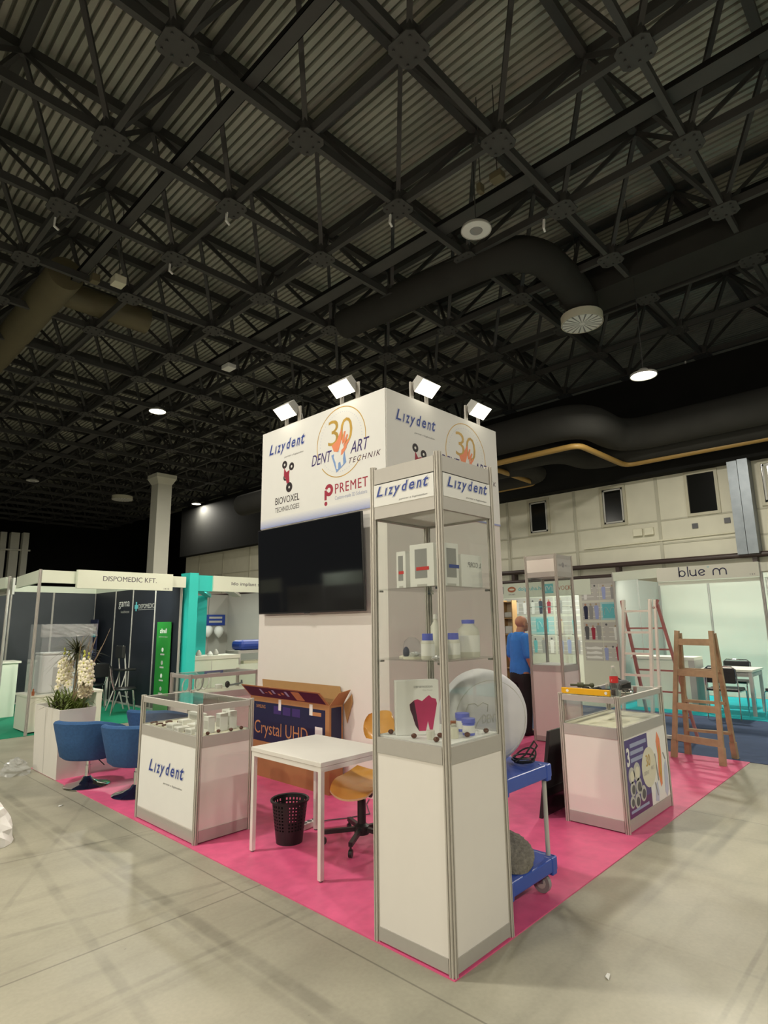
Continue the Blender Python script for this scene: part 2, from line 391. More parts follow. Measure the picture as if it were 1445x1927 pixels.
# dark steel beam and upper wall above the pale wall
struct(MB().box((WX-.5,-14,6.2), (WX+.3,36,9.6)).build('trim_2', 'blacksteel'))
for i, (y0, y1, z0, z1) in enumerate(((8.45,9.36,4.76,6.12), (5.6,6.5,4.74,6.14), (2.76,3.72,4.75,6.17), (.6,1.68,4.8,6.14))):
    fr = MB(); t = .09
    fr.box((WX-.06,y0,z0), (WX,y1,z0+t)); fr.box((WX-.06,y0,z1-t), (WX,y1,z1)); fr.box((WX-.06,y0,z0+t), (WX,y0+t,z1-t)); fr.box((WX-.06,y1-t,z0+t), (WX,y1,z1-t))
    fo = struct(fr.build('window_%d' % (i+1), 'frame'))
    s_ = MB(); a = y0+t+.02; b = y1-t-.02; c = z0+t+.02; d = z1-t-.02
    for bx in (((WX-.045,a,c),(WX-.005,b,c+.05)), ((WX-.045,a,d-.05),(WX-.005,b,d)), ((WX-.045,a,c),(WX-.005,a+.05,d)), ((WX-.045,b-.05,c),(WX-.005,b,d))):
        if i != 2: s_.box(*bx)
    if i != 2: s_.build('sash', 'lgrey', fo)
    MB().box((WX-.02,y0+t,z0+t), (WX-.002,y1-t,z1-t)).build('pane', 'windowblack', fo)

# ---- space frame roof
NX0, NY0, NZ, S_ = 3.187, 5.187, 9.945, 2.4
KX, KY = range(-3, 7), range(-4, 20)
HT = 1.83
cx0, cx1 = NX0+S_*KX[0], NX0+S_*KX[-1]; cy0, cy1 = NY0+S_*KY[0], NY0+S_*KY[-1]
dk = MB(); x = -9.0; zt = NZ+HT+.3
while x < 24:
    q = [(x,zt),(x+.105,zt),(x+.111,zt+.15),(x+.164,zt+.15),(x+.17,zt)]
    for (xa, za), (xb, zb) in zip(q, q[1:]): dk.add([(xa,-16,za),(xb,-16,zb),(xb,58,zb),(xa,58,za)], [(0,1,2,3)])
    x += .17
struct(dk.build('ceiling', 'deck'))
truss = bpy.data.objects.new('ceiling_truss', None); COL.objects.link(truss); struct(truss)
truss['label'] = 'dark steel space frame carrying the corrugated roof'
for k in KX: MB().bar((NX0+S_*k,cy0,NZ+.08), (NX0+S_*k,cy1,NZ+.08), .10, .17).build('bottom_chord', 'steel', truss)
for k in KY: MB().bar((cx0,NY0+S_*k,NZ+.075), (cx1,NY0+S_*k,NZ+.075), .10, .17).build('bottom_chord', 'steel', truss)
for k in KX: MB().bar((NX0+S_*(k+.5),cy0-1.2,NZ+HT), (NX0+S_*(k+.5),cy1+1.2,NZ+HT), .16, .2).build('top_chord', 'steel', truss)
for k in KY: MB().bar((cx0-1.2,NY0+S_*(k+.5),NZ+HT+.02), (cx1+1.2,NY0+S_*(k+.5),NZ+HT+.02), .16, .2).build('top_chord', 'steel', truss)
allb = []; alln = []
for k in KX:
    for mI in KY:
        p = Vector((NX0+S_*k, NY0+S_*mI, NZ)); alln.append(p)
        for dx in (-.5, .5):
            for dy in (-.5, .5): allb.append((p+Vector((0,0,.06)), p+Vector((dx*S_, dy*S_, HT))))
def seen(p):
    d = p-CAM; z = d.dot(fw)
    return (z*.1 if z > 0 and abs(d.dot(rt)/z) < .7 and abs(d.dot(up)/z) < .92 else 100+d.length)
def node_mb(mb, p):
    a, c = .26, .09
    pts = [(-a+c,-a),(a-c,-a),(a,-a+c),(a,a-c),(a-c,a),(-a+c,a),(-a,a-c),(-a,-a+c)]
    mb.prism(pts, p-Vector((0,0,.03)), (1,0,0), (0,1,0), .022); mb.box(p+Vector((-.17,-.17,0)), p+Vector((.17,.17,.3)))
    for bx in (-.16, 0, .16):
        for by in (-.16, 0, .16):
            if bx or by: mb.cyl(p+Vector((bx,by,-.06)), p+Vector((bx,by,-.02)), .02, n=6)
alln.sort(key=seen); allb.sort(key=lambda b: seen((b[0]+b[1])/2))
for p in alln[:100]:
    mb = MB(); node_mb(mb, p); mb.build('node_plate', 'steel', truss)
mb = MB(); [node_mb(mb, p) for p in alln[100:]]; mb.build('node_plate', 'steel', truss)['kind'] = 'stuff'
for a, b in allb[:100]: MB().bar(a, b, .085, .085).build('diagonal_brace', 'steel', truss)
mb = MB(); [mb.bar(a, b, .085, .085) for a, b in allb[100:]]; mb.build('diagonal_brace', 'steel', truss)['kind'] = 'stuff'

# ---- column
c = thing('column', 'tall pale square column with a flared cap beyond the left stands', 'column', (12.2,29.1,0)); struct(c)
MB().box((-.4,-.4,0), (.4,.4,9.3)).build('shaft', 'colm', c)
cp = MB(); q0 = [(-.4,-.4),(.4,-.4),(.4,.4),(-.4,.4)]; vs_ = [(a,b,9.3) for a,b in q0]+[(a*1.45,b*1.45,9.65) for a,b in q0]+[(a*1.45,b*1.45,9.85) for a,b in q0]
cp.add(vs_, [(0,1,5,4),(1,2,6,5),(2,3,7,6),(3,0,4,7),(4,5,9,8),(5,6,10,9),(6,7,11,10),(7,4,8,11),(8,9,10,11)]).build('capital', 'colm', c)
for i, (x, y, r_) in enumerate(((10.0,51.4,.42), (10.75,51.2,.6), (11.4,50.8,.42))):
    struct(MB().box((x-r_/2,y-.3,0), (x+r_/2,y+.3,9)).build('column', 'colm'))
struct(MB().bar((9.5,51.0,7.6), (11.8,50.6,7.6), .12, .12).build('trim_5', 'colm'))

# =================================================================== CEILING SERVICES
def high_bay(x, y, lit, label, z=9.45, k=1.0):
    t = thing('high_bay_lamp', label, 'ceiling lamp', (x, y, z), group='high bay lamps hung below the roof')
    MB().cyl((0,0,.12), (0,0,12.07-z), .012, n=8).build('hanger', 'steel', t)
    MB().lathe([(0,.14),(.10,.14),(.14,.08),(.30,.02),(.31,-.03),(.29,-.03)], n=32).build('housing', 'lgrey', t, True)
    if lit:
        MB().lathe([(.285,-.012),(.0,-.03)], n=32).build('lens', 'lamp', t)
        area('lamp_light', (x,y,z-.05), (x,y,0), .56, LAMP_W*k, (1.0,.95,.82))
    else:
        MB().lathe([(.29,-.025),(.13,-.035)], n=32).build('reflector', 'paper', t)
        MB().lathe([(.13,-.03),(.12,-.05),(0,-.05)], n=24).build('lens', 'grey', t)
high_bay(6.85,18.45,True,'glowing round high bay lamp at left, above the dark stand')
high_bay(11.5,2.67,True,z=7.35,k=0.9,label='glowing round high bay lamp at right, above the windows')
high_bay(16.5,33.1,True,k=1.5,label='small glowing high bay lamp just right of the tall column')
high_bay(6.69,4.05,False,'unlit white ring lamp hanging under the roof, right of centre')
high_bay(6.9,33.28,False,'unlit white ring lamp far back at the left edge')
high_bay(14.2,18.5,True,k=1.6,label='glowing high bay lamp hidden behind the white display tower')
for x, y in ((-3.0,-10.2), (6.7,-10.2), (15.4,-8.0), (-12.6,4.1), (-12.6,-10.2), (-3.0,4.1), (-12.6,18.5), (-12.6,33.1)):
    high_bay(x, y, True, 'glowing high bay lamp hung behind the camera')

def diffuser(x, y, z, r, label, detail=True):
    t = thing('air_diffuser', label, 'air vent', (x, y, z))
    MB().lathe([(r*.97,0),(r,.0),(r,.22),(r*.5,.26),(0,.26)], n=36).build('drum', 'cream', t, True)
    MB().lathe([(r*.97,.012),(0,.012)], n=36).build('face', 'grey', t)
    b = MB()
    for k in range(18):
        a0 = 2*PI*k/18; a1 = a0+.22
        b.add([(r*.12*math.cos(a0),r*.12*math.sin(a0),.0),(r*.95*math.cos(a0-.03),r*.95*math.sin(a0-.03),.0),(r*.95*math.cos(a1),r*.95*math.sin(a1),.0),(r*.12*math.cos(a1),r*.12*math.sin(a1),.0)], [(0,1,2,3)])
    b.lathe([(r*.14,-.003),(0,-.003)], n=16); b.build('vane_plate', 'paper', t)
    MB().cyl((-.1,0,.26), (-.1,0,12.07-z), .012, n=8).build('hanger', 'steel', t)
    return t
t = diffuser(11.3,3.98,9.1,.52,'white swirl air diffuser on the end of the curved duct')
t = diffuser(12.2,34.4,9.3,.6,'plain white drum diffuser hanging left of the column')
t = diffuser(20.5,37.2,8.4,.6,'small white drum diffuser below the lamp beside the column')
MB().cyl((.35,0,.26), (.35,0,1.6), .12, n=12).build('duct', 'lgrey', t)
b = MB(); pts = [(8.05,9.5,9.95),(8.2,7.0,9.95),(8.35,5.2,9.95)]
for k in range(9):
    a = PI/2*k/8; pts.append((9.5-1.1*math.cos(a)*1.0, 4.9-1.0*math.sin(a), 9.95))
for k in range(1, 9):
    a = PI/2*k/8; pts.append((10.3+1.0*math.sin(a), 3.93, 9.95-.5*(1-math.cos(a))))
pts.append((11.3,3.95,9.34))
tag(b.tube(pts, .40, 18).build('air_duct', 'ductm', smooth=True), 'dark round duct bending down into the white swirl diffuser', 'duct')
pipes = (('gas_pipe', 'yellowpipe', .085, [(13.1,14,6.5),(13.1,5.15,6.5),(16.35,5.1,6.5),(16.35,-8,6.5)], 'long ochre pipe stepping towards the wall above the windows', 'pipe'),
         ('gas_pipe', 'yellowpipe', .085, [(13.7,14.0,6.5),(13.7,8.3,6.5),(16.5,8.4,6.5),(16.5,20,6.5)], 'shorter ochre pipe loop, the lowest one beside the white tower', 'pipe'))
def bend(P, r=.35, n=5):
    P = [Vector(p) for p in P]; out = [P[0]]
    for a, b, c in zip(P, P[1:], P[2:]):
        d0 = (a-b).normalized(); d1 = (c-b).normalized(); rr = min(r, (a-b).length*.45, (c-b).length*.45)
        for k in range(n+1):
            t = k/n; out.append((b+d0*rr)*(1-t)**2 + b*2*t*(1-t) + (b+d1*rr)*t*t)
    out.append(P[-1]); return out
for nm, mm, r_, P, lb, ct in pipes: tag(MB().tube(bend(P), r_, 10).build(nm, mm, smooth=True), lb, ct)
tag(MB().tube(bend([(12.9,22,7.2),(12.9,4.9,7.2),(15.6,4.85,7.2),(15.6,-8,7.2)], 1.0, 8), .5, 18).build('air_duct', 'ductm', smooth=True), 'large dark round duct above the long ochre pipe on the right', 'duct')
tag(MB().tube(bend([(14.5,22,6.9),(14.5,6.4,6.9),(16.3,6.3,6.9),(16.3,-8,6.75)], .8, 8), .36, 18).build('air_duct', 'ductm', smooth=True), 'second dark round duct below the large one, next to the window wall', 'duct')
tag(MB().tube(bend([(14.6,22,6.7),(14.6,7.9,6.7),(16.2,7.9,6.7),(16.2,10.5,6.7)], .7, 8), .3, 16).build('air_duct', 'ductm', smooth=True), 'short dark duct loop right beside the white tower', 'duct')
tag(MB().tube([(1.85,30,10.25),(1.82,17.0,10.25),(1.8,12.9,10.25)], .42, 18).build('air_duct', 'beige', smooth=True), 'beige round duct at the left edge, running away under the roof', 'duct')
tag(MB().tube([(2.2,14.4,10.55),(4.5,14.35,10.55)], .36, 18).build('air_duct', 'beige', smooth=True), 'short beige round duct stub crossing at upper left', 'duct')
tag(MB().box((11.4,-6,9.9), (12.5,4.6,10.7)).build('air_duct', 'ductm'), 'dark rectangular duct at the upper right edge', 'duct')
def tray(x0, y0, x1, y1, z, w_, label):
    t = thing('cable_tray', label, 'cable tray', ((x0+x1)/2,(y0+y1)/2,z)); L_ = (Vector((x1,y1,0))-Vector((x0,y0,0))).length
    t.rotation_euler = (0,0,math.atan2(y1-y0,x1-x0))
    b = MB(); b.box((-L_/2,-w_/2,0), (L_/2,w_/2,.008)); b.build('tray_bed', 'steel', t)
    b = MB(); b.box((-L_/2,-w_/2,0), (L_/2,-w_/2+.012,.1)); b.box((-L_/2,w_/2-.012,0), (L_/2,w_/2,.1)); b.build('side_rail', 'blacksteel', t)
tray(1.9,-5,2.15,32,10.12,.22,'dark cable tray running diagonally across the upper left roof')
tray(6.95,-7,7.05,36,10.12,.38,'dark perforated cable tray running across the right half of the roof')
tray(10.7,-7,10.9,36,10.3,.2,'narrow dark cable tray farther right under the roof')
for nm, bx, m_, lb, ct in (
    ('emergency_light', ((2.35,11.2,9.55),(2.62,11.5,9.75)), 'cream', 'white box lamp with a tiny green light under the left roof', 'lamp'),
    ('junction_box', ((2.02,11.7,9.65),(2.2,11.9,9.85)), 'beige', 'beige box beside the white emergency lamp', 'box'),
    ('wireless_box', ((6.8,13.55,9.62),(7.1,13.95,9.76)), 'paper', 'flat white box hanging above the left floodlights', 'box'),
    ('junction_box', ((6.22,3.15,9.9),(6.42,3.4,10.05)), 'beige', 'beige box above the unlit ring lamp', 'box'),
    ('sensor', ((6.25,3.62,9.86),(6.4,3.72,10.05)), 'beige', 'small beige sensor next to the beige box above the ring lamp', 'sensor')):
    cx_, cy2 = (bx[0][0]+bx[1][0])/2, (bx[0][1]+bx[1][1])/2
    t = thing(nm, lb, ct, (cx_, cy2, bx[0][2]))
    MB().bbox([bx[0][k]-t.location[k] for k in range(3)], [bx[1][k]-t.location[k] for k in range(3)], .015).build('housing', m_, t)
    MB().cyl((0,0,bx[1][2]-bx[0][2]), (0,0,12.06-bx[0][2]), .01, n=6).build('hanger', 'steel', t)
for x, y, lb in ((2.45,7.75,'small white hook on a lower chord at upper left'), (4.85,5.4,'small white tag hanging left of the ring lamp'), (1.95,10.4,'tiny white tag near the beige left duct'), (3.2,10.2,'tiny white round tag on a chord right of the emergency lamp'), (17.5,3.3,'small white hook over the right windows'), (9.1,3.2,'small white tag beside the curved duct')):
    x = NX0+S_*round((x-NX0)/S_)
    tag(MB().bar((x,y,9.926), (x,y+.02,9.73), .05, .03).bar((x,y+.02,9.74), (x+.1,y+.05,9.71), .04, .03).build('cable_hook', 'paper'), lb, 'hook')

tag(MB().tube([(6.2,-1.55,11.9),(6.25,-1.5,11.0),(6.4,-1.45,9.7)], .03, 6).build('hanging_cable', 'cream'), 'left of two pale strips hanging at the upper right corner', 'cable')
tag(MB().tube([(6.75,-1.75,11.9),(6.8,-1.7,11.0),(6.9,-1.65,9.6)], .03, 6).build('hanging_cable', 'cream'), 'right one of two pale strips hanging at the upper right corner', 'cable')
# ---- pipes and boxes on the right wall
b = MB().tube([(WX-.25,-12,3.37),(WX-.25,36,3.42)], .085, 10)
tag(b.build('heating_pipe', 'brownpipe', smooth=True), 'upper dark brown pipe running along the wall above the right stands', 'pipe')
b = MB().tube([(WX-.25,-12,3.02),(WX-.25,36,3.05)], .07, 10)
for y in range(-10, 36, 4): b.box((WX-.28,y-.06,2.98), (WX,y+.06,3.46))
tag(b.build('heating_pipe', 'brownpipe', smooth=True), 'lower dark brown pipe with brackets just over the right stand tops', 'pipe')
t = thing('wall_duct', 'galvanised steel vertical duct between the two right windows', 'duct', (WX-.35,2.1,3.4))
MB().box((-.1,.02,0), (.34,.28,2.8)).build('duct_section', 'galv', t)
MB().box((-.16,-.27,0), (.34,-.005,2.8)).build('duct_section', 'galv', t)
tag(MB().bbox((WX-.12,4.78,4.3), (WX,5.08,4.55), .02).build('fuse_box', 'cream'), 'left of the two pale fuse boxes on the wall', 'box')
tag(MB().bbox((WX-.12,5.14,4.3), (WX,5.44,4.55), .02).build('fuse_box', 'cream'), 'second pale fuse box on the wall, nearer the tower', 'box')
tag(MB().box((WX-.03,2.55,4.42), (WX,2.72,4.58)).build('wall_vent', 'dgrey'), 'small square dark vent below the big window, right one', 'vent')
tag(MB().box((WX-.03,3.46,4.36), (WX,3.63,4.52)).build('wall_vent', 'dgrey'), 'small square dark vent below the big window, left one', 'vent')
tag(MB().tube([(WX-.04,2.4,4.12),(WX-.04,5.0,4.08),(WX-.04,7.2,4.05)], .025, 6).build('wall_conduit', 'cream'), 'thin pale conduit running along the wall below the windows', 'conduit')

# =================================================================== CARPETS
tag(MB().box((0,0,0), (5.50,6.1,.006)).build('pink_carpet', 'pink'), 'pink carpet under the central display stand', 'carpet')
tag(MB().box((5.505,-3.9,0), (8.62,9.5,.005)).build('navy_carpet', 'navyc'), 'dark blue aisle carpet behind the wooden ladder', 'carpet')
tag(MB().box((8.63,-7,0), (11.5,2.85,.012)).build('turquoise_carpet', 'cyanc'), 'bright turquoise carpet of the white stand at right', 'carpet')
tag(MB().box((-.6,8.44,0), (3.08,12.8,.007)).build('green_carpet', 'greenc'), 'green carpet of the dark stand at left', 'carpet')

# =================================================================== SHOWCASES AND COUNTERS (system profiles)
def lizy(par, o, r, u, w_, h_, sub=True, flip=False):
    """blue italic two word logo with a pale outline; o = lower left of the word"""
    o = Vector(o); r = Vector(r); u = Vector(u)
    cap = h_*.80; ds = h_*.20
    for word, f, fw_, dz, hh in (('L', 0, .125, ds, cap), ('\u0131', .165, .05, ds, cap*.74), ('z', .235, .10, ds, cap*.74), ('y', .325, .14, 0, cap*.74+ds), ('d', .50, .115, ds*1.3, cap*1.02), ('e', .635, .105, ds*1.3, cap*.74), ('n', .77, .095, ds*1.3, cap*.74), ('t', .895, .095, ds*1.3, cap)):
        oo = o + r*w_*f + u*dz; ex = .016*w_; ey_ = .05*h_
        for nm, mm, k, lf in (('logo_outline','logopale',1.0,.0002), ('logo_outline','paper',.62,.0010)):
            text(nm, word, mm, par, oo-r*ex*k-u*ey_*k, r, u, fw_*w_+2*ex*k, hh+2*ey_*k, .30, .05, .0006, lf)
        text('lettering', word, 'logoblue', par, oo, r, u, fw_*w_, hh, .30, .02, .0006, .0018)
    if sub: text('lettering', 'partner a fogászatban', 'dgrey', par, o+r*w_*.44-u*h_*.42, r, u, w_*.52, h_*.17, .25, 0, .0006, .0004)
SHW = .525
def tall_showcase(loc, label, dims=(SHW, SHW)):
    X, Y = dims; t = thing('tall_showcase', label, 'display case', loc)
    for x in (.021, X-.021):
        for y in (.021, Y-.021): MB().post(x, y, 0, 2.505).build('post', 'alu', t)
    def rails(z0, z1, inset=.009):
        for b in (((.007,.04,z0),(.03,Y-.04,z1)), ((X-.03,.04,z0),(X-.007,Y-.04,z1)), ((.04,.007,z0),(X-.04,.03,z1)), ((.04,Y-.03,z0),(X-.04,Y-.007,z1))):
            MB().box(*b).build('rail', 'alurail', t)
    rails(.008,.072); rails(.914,.995); rails(2.19,2.262)
    for b in (((.012,.04,.072),(.025,Y-.04,.914)), ((X-.025,.04,.072),(X-.012,Y-.04,.914)), ((.04,.012,.072),(X-.04,.025,.914)), ((.04,Y-.025,.072),(X-.04,Y-.012,.914))):
        MB().box(*b).build('panel', 'board', t)
    MB().box((.03,.03,.985), (X-.03,Y-.03,1.003)).build('deck', 'paper', t)
    MB().box((.03,.03,2.20), (X-.03,Y-.03,2.206)).build('ceiling_panel', 'opal', t)
    for b in (((.016,.04,1.0),(.021,Y-.04,2.19)), ((X-.021,.04,1.0),(X-.016,Y-.04,2.19)), ((.04,.016,1.0),(X-.04,.021,2.19)), ((.04,Y-.021,1.0),(X-.04,Y-.016,2.19))):
        MB().box(*b).build('glass_pane', 'glass', t)
    for z in (1.40, 1.783):
        s_ = MB().box((.028,.028,z), (X-.028,Y-.028,z+.006)).build('glass_shelf', 'glass', t)
        for y in (.05, Y-.05):
            for xa in (.02, X-.05): MB().box((xa,y-.012,z-.012), (xa+.03,y+.012,z-.001)).build('shelf_clip', 'chrome', s_)
    return t, X, Y, rails
# front showcase
t, X, Y, rails = tall_showcase((0,0,.006), 'tall glass showcase with logo header in the foreground')
rails(2.397, 2.485)
g_ = MB()
for b in (((.014,.04,2.385),(.022,Y-.04,2.40)), ((.04,.014,2.385),(X-.04,.022,2.40))): g_.box(*b)
g_.build('shadow_gap', 'dark', t)
for k in (0, 1):
    if k == 0: sg = MB().box((.004,.04,2.262), (.02,Y-.04,2.390)).build('logo_sign', 'paper', t); lizy(sg, (.004, Y-.062, 2.304), RL, UZ, .395, .072)
    else: sg = MB().box((.04,.004,2.262), (X-.04,.02,2.390)).build('logo_sign', 'paper', t); lizy(sg, (.075,.004,2.304), RR, UZ, .385, .072)
for b in (((X-.02,.04,2.262),(X-.008,Y-.04,2.397)), ((.04,Y-.02,2.262),(X-.04,Y-.008,2.397))): MB().box(*b).build('panel', 'board', t)
# second showcase at the back
t2, X2, Y2, rails2 = tall_showcase((5.06,1.96,.006), 'empty tall glass showcase beside the person in blue', (.5,.5))
rails2(2.44, 2.495)
for b in (((.01,.04,2.262),(.022,.46,2.44)), ((.478,.04,2.262),(.49,.46,2.44)), ((.04,.478,2.262),(.46,.49,2.44))): MB().box(*b).build('panel', 'board', t2)
sg = MB().box((.04,.008,2.262), (.46,.022,2.44)).build('logo_sign', 'lgrey', t2)
MB().prism(circ(.21, 2.355, .035), (0,.008,0), RR, UZ, .002).build('emblem', 'grey', sg)
text('lettering', 'DENT', 'grey', sg, (.09,.008,2.335), RR, UZ, .075, .03); text('lettering', 'ART', 'grey', sg, (.27,.008,2.335), RR, UZ, .06, .03)

def counter(loc, label, X, Y):
    t = thing('display_counter', label, 'display counter', loc)
    for x in (.021, X-.021):
        for y in (.021, Y-.021): MB().post(x, y, 0, 1.0).build('post', 'alu', t)
    for z0, z1 in ((.008,.09), (.677,.76), (.945,.99)):
        for b in (((.007,.04,z0),(.03,Y-.04,z1)), ((X-.03,.04,z0),(X-.007,Y-.04,z1)), ((.04,.007,z0),(X-.04,.03,z1)), ((.04,Y-.03,z0),(X-.04,Y-.007,z1))):
            MB().box(*b).build('rail', 'alurail', t)
    for b in (((.012,.04,.09),(.025,Y-.04,.677)), ((X-.025,.04,.09),(X-.012,Y-.04,.677)), ((.04,.012,.09),(X-.04,.025,.677)), ((.04,Y-.025,.09),(X-.04,Y-.012,.677))):
        MB().box(*b).build('panel', 'board', t)
    for b in (((.016,.04,.76),(.021,Y-.04,.945)), ((X-.021,.04,.76),(X-.016,Y-.04,.945)), ((.04,.016,.76),(X-.04,.021,.945)), ((.04,Y-.021,.76),(X-.04,Y-.016,.945))):
        MB().box(*b).build('glass_pane', 'glass', t)
    MB().box((.03,.03,.735), (X-.03,Y-.03,.755)).build('deck', 'cream', t)
    MB().box((.032,.032,.982), (X-.032,Y-.032,.988)).build('glass_top', 'glass', t)
    return t
cl = counter((.03,2.414,.006), 'glass topped display counter with blue logo on the left', .505, 1.02)
sg = MB().box((.008,.045,.1), (.013,.975,.67)).build('logo_sign', 'paper', cl)
lizy(sg, (.008,.80,.385), RL, UZ, .60, .115)
cr = counter((2.338,.114,.006), 'glass topped display counter with tools, right of the trolley', .985, .525)
pp = MB().box((.045,.006,.098), (.94,.013,.665)).build('poster', 'paper', cr)
P0 = Vector((.045,.006,.098))
def pf(nm, pts, mm, lift=.001): return MB().prism(pts, P0-Vector((0,lift,0)), RR, UZ, .0006).build(nm, mm, pp)
pf('print_block', rect(0,0,.47,.567), 'purple', .0005); pf('print_block', rect(0,0,.47,.10), 'plum', .001)
text('lettering', '3', 'paper', pp, P0+Vector((.02,-.001,.37)), RR, UZ, .06, .14, bold=.03)
for k, ww in enumerate((.34,.27,.30)): pf('print_line', rect(.10,.50-k*.055,.10+ww,.53-k*.055), 'logopale')
pf('print_line', rect(.03,.03,.40,.05), 'logopale', .0018)
for cx, cz, r_ in ((.09,.30,.06),(.20,.31,.07),(.22,.20,.06),(.10,.20,.055),(.17,.10,.055),(.30,.13,.06),(.07,.11,.045)):
    pf('photo_circle', circ(cx,cz,r_), 'lgrey', .0015); pf('photo_circle', circ(cx+.008,cz-.006,r_*.62), 'dgrey' if cz < .25 else 'cream', .002)
pf('photo_circle', circ(.46,.30,.155,32), 'cream', .002)
text('lettering', '30', 'gold', pp, P0+Vector((.40,-.003,.31)), RR, UZ, .09, .09)
text('lettering', 'DENT', 'lgrey', pp, P0+Vector((.34,-.003,.25)), RR, UZ, .11, .03); text('lettering', 'ART', 'lgrey', pp, P0+Vector((.49,-.003,.27)), RR, UZ, .08, .03)
pf('print_figure', [(.66,.20),(.68,.36),(.66,.47),(.70,.545),(.75,.48),(.76,.36),(.745,.22),(.73,.12),(.70,.10)], 'orange', .001)
pf('print_figure', [(.69,.22),(.70,.40),(.72,.44),(.735,.34),(.73,.2),(.71,.14)], 'gold', .002)
pf('print_figure', [(.78,.05),(.80,.25),(.85,.30),(.88,.2),(.86,.05),(.82,.0)], 'periw2', .001)
pf('print_figure', [(.55,.02),(.58,.14),(.62,.16),(.64,.08),(.62,.0)], 'periw2', .001)
for a, b_ in (((.79,.36),(.83,.30)), ((.60,.38),(.64,.16)), ((.56,.16),(.60,.05))): pf('print_figure', [a,(a[0]+.02,a[1]),(b_[0]+.02,b_[1]),b_], 'grey', .0015)
c3 = counter((1.36,5.03,.006), 'third glass counter behind the white left counter', 1.02, .52)

# =================================================================== TOWER
TX, TY, TW, TH = 1.728, 2.002, 2.02, 3.955
tw = thing('display_tower', 'large white square display tower with company logos', 'display tower', (TX,TY,.006))
for b in (((0,.001,0),(.03,TW+.1,TH)), ((.03,0,0),(TW,.03,TH)), ((TW-.03,.03,0),(TW,TW+.1,TH)), ((.03,TW+.07,0),(TW-.03,TW+.1,TH))):
    MB().box(*b).build('wall_panel', 'board', tw)
MB().box((.03,.03,TH-.06), (TW-.03,TW+.07,TH-.04)).build('roof_panel', 'board', tw)
bl = MB().box((-.012,-.005,2.74), (0,TW+.1,TH)).build('banner', 'paper', tw)
br = MB().box((0,-.012,2.74), (TW,0,TH)).build('banner', 'paper', tw)
MB().box((-.014,0,2.74), (-.012,TW+.1,2.752)).build('blue_stripe', 'periw', bl)
for k in range(6): MB().box((-.0135,0,2.752+k*.016), (-.012,TW+.1,2.768+k*.016)).build('blue_stripe', mat('fade_stripe', tuple(a_+(b_-a_)*((k+1)/7)**.8 for a_, b_ in ((.33,.82),(.38,.82),(.66,.81))), .5, noise=.01), bl)
MB().box((0,-.014,2.74), (TW,-.012,2.76)).build('blue_stripe', 'periw', br)
def dent_art(par, o, r, s=1.0):
    """o = centre of the ring on the banner face"""
    o = Vector(o); r = Vector(r); u = UZ; n = r.cross(u)
    MB().ring(o, r, u, .385*s, .395*s, -.1, 1.1*PI, .001, 60).build('gold_ring', 'gold', par)
    MB().ring(o, r, u, .385*s, .395*s, 1.22*PI, 1.80*PI, .001, 40).build('gold_ring', 'gold', par)
    d = MB()
    for k in range(60):
        a = 2*PI*k/60
        if -.15 < math.sin(a) + .25 < .25 and abs(math.cos(a)) > .6: continue
        d.prism(circ(.335*s*math.cos(a), .335*s*math.sin(a), .0045*s, 6), o, r, u, .001)
    d.build('dot_ring', 'periw2', par)
    text('lettering', '3', 'gold', par, o+r*(-.20*s)+u*(-.02*s), r, u, .17*s, .29*s, 0, -.008, .0012)
    text('lettering', '0', 'gold', par, o+r*(.0*s)+u*(-.04*s), r, u, .19*s, .29*s, 0, -.008, .0012)
    k = lambda L: [(a*s, b*s) for a, b in L]
    hand = MB(); hi = 0
    for pts in ([(-.14,-.02),(-.06,.02),(.0,.11),(.03,.14),(.02,.02),(-.03,-.10),(-.09,-.12)],
                [(.03,.03),(.06,.10),(.085,.10),(.06,.0),(.03,-.04)], [(.055,-.01),(.105,.06),(.125,.05),(.085,-.03),(.05,-.06)],
                [(.06,-.06),(.13,0.),(.145,-.02),(.09,-.08),(.05,-.10)], [(.02,-.10),(.10,-.06),(.10,-.09),(.04,-.15),(.01,-.16)]):
        hand.prism(k(pts), o+n*(.0016+.0004*hi), r, u, .001); hi += 1
    hand.build('hand_emblem', 'orange', par)
    MB().prism(k([(-.145,-.13),(.06,-.09),(.095,-.25),(-.06,-.335)][::-1]), o+n*.0014, r, u, .001).build('tooth_emblem', 'toothblue', par)
    MB().prism(k([(-.095,-.095),(-.03,-.115),(.04,-.08),(.06,-.13),(.045,-.20),(.05,-.26),(.02,-.285),(.0,-.225),(-.03,-.235),(-.035,-.305),(-.06,-.295),(-.075,-.22),(-.105,-.16)][::-1]), o+n*.0028, r, u, .001).build('tooth_emblem', 'paper', par)
    text('lettering', 'DENT', 'indigo', par, o+r*(-.485*s)+u*(-.19*s), r, u, .345*s, .125*s, .3, .005, .0012)
    text('lettering', 'ART', 'indigo', par, o+r*(.155*s)+u*(-.17*s), r, u, .29*s, .13*s, .3, .005, .0012)
    text('lettering', 'TECHNIK', 'maroon', par, o+r*(.135*s)+u*(-.275*s), r, u, .47*s, .06*s, .3, 0, .0012, spacing=1.3)
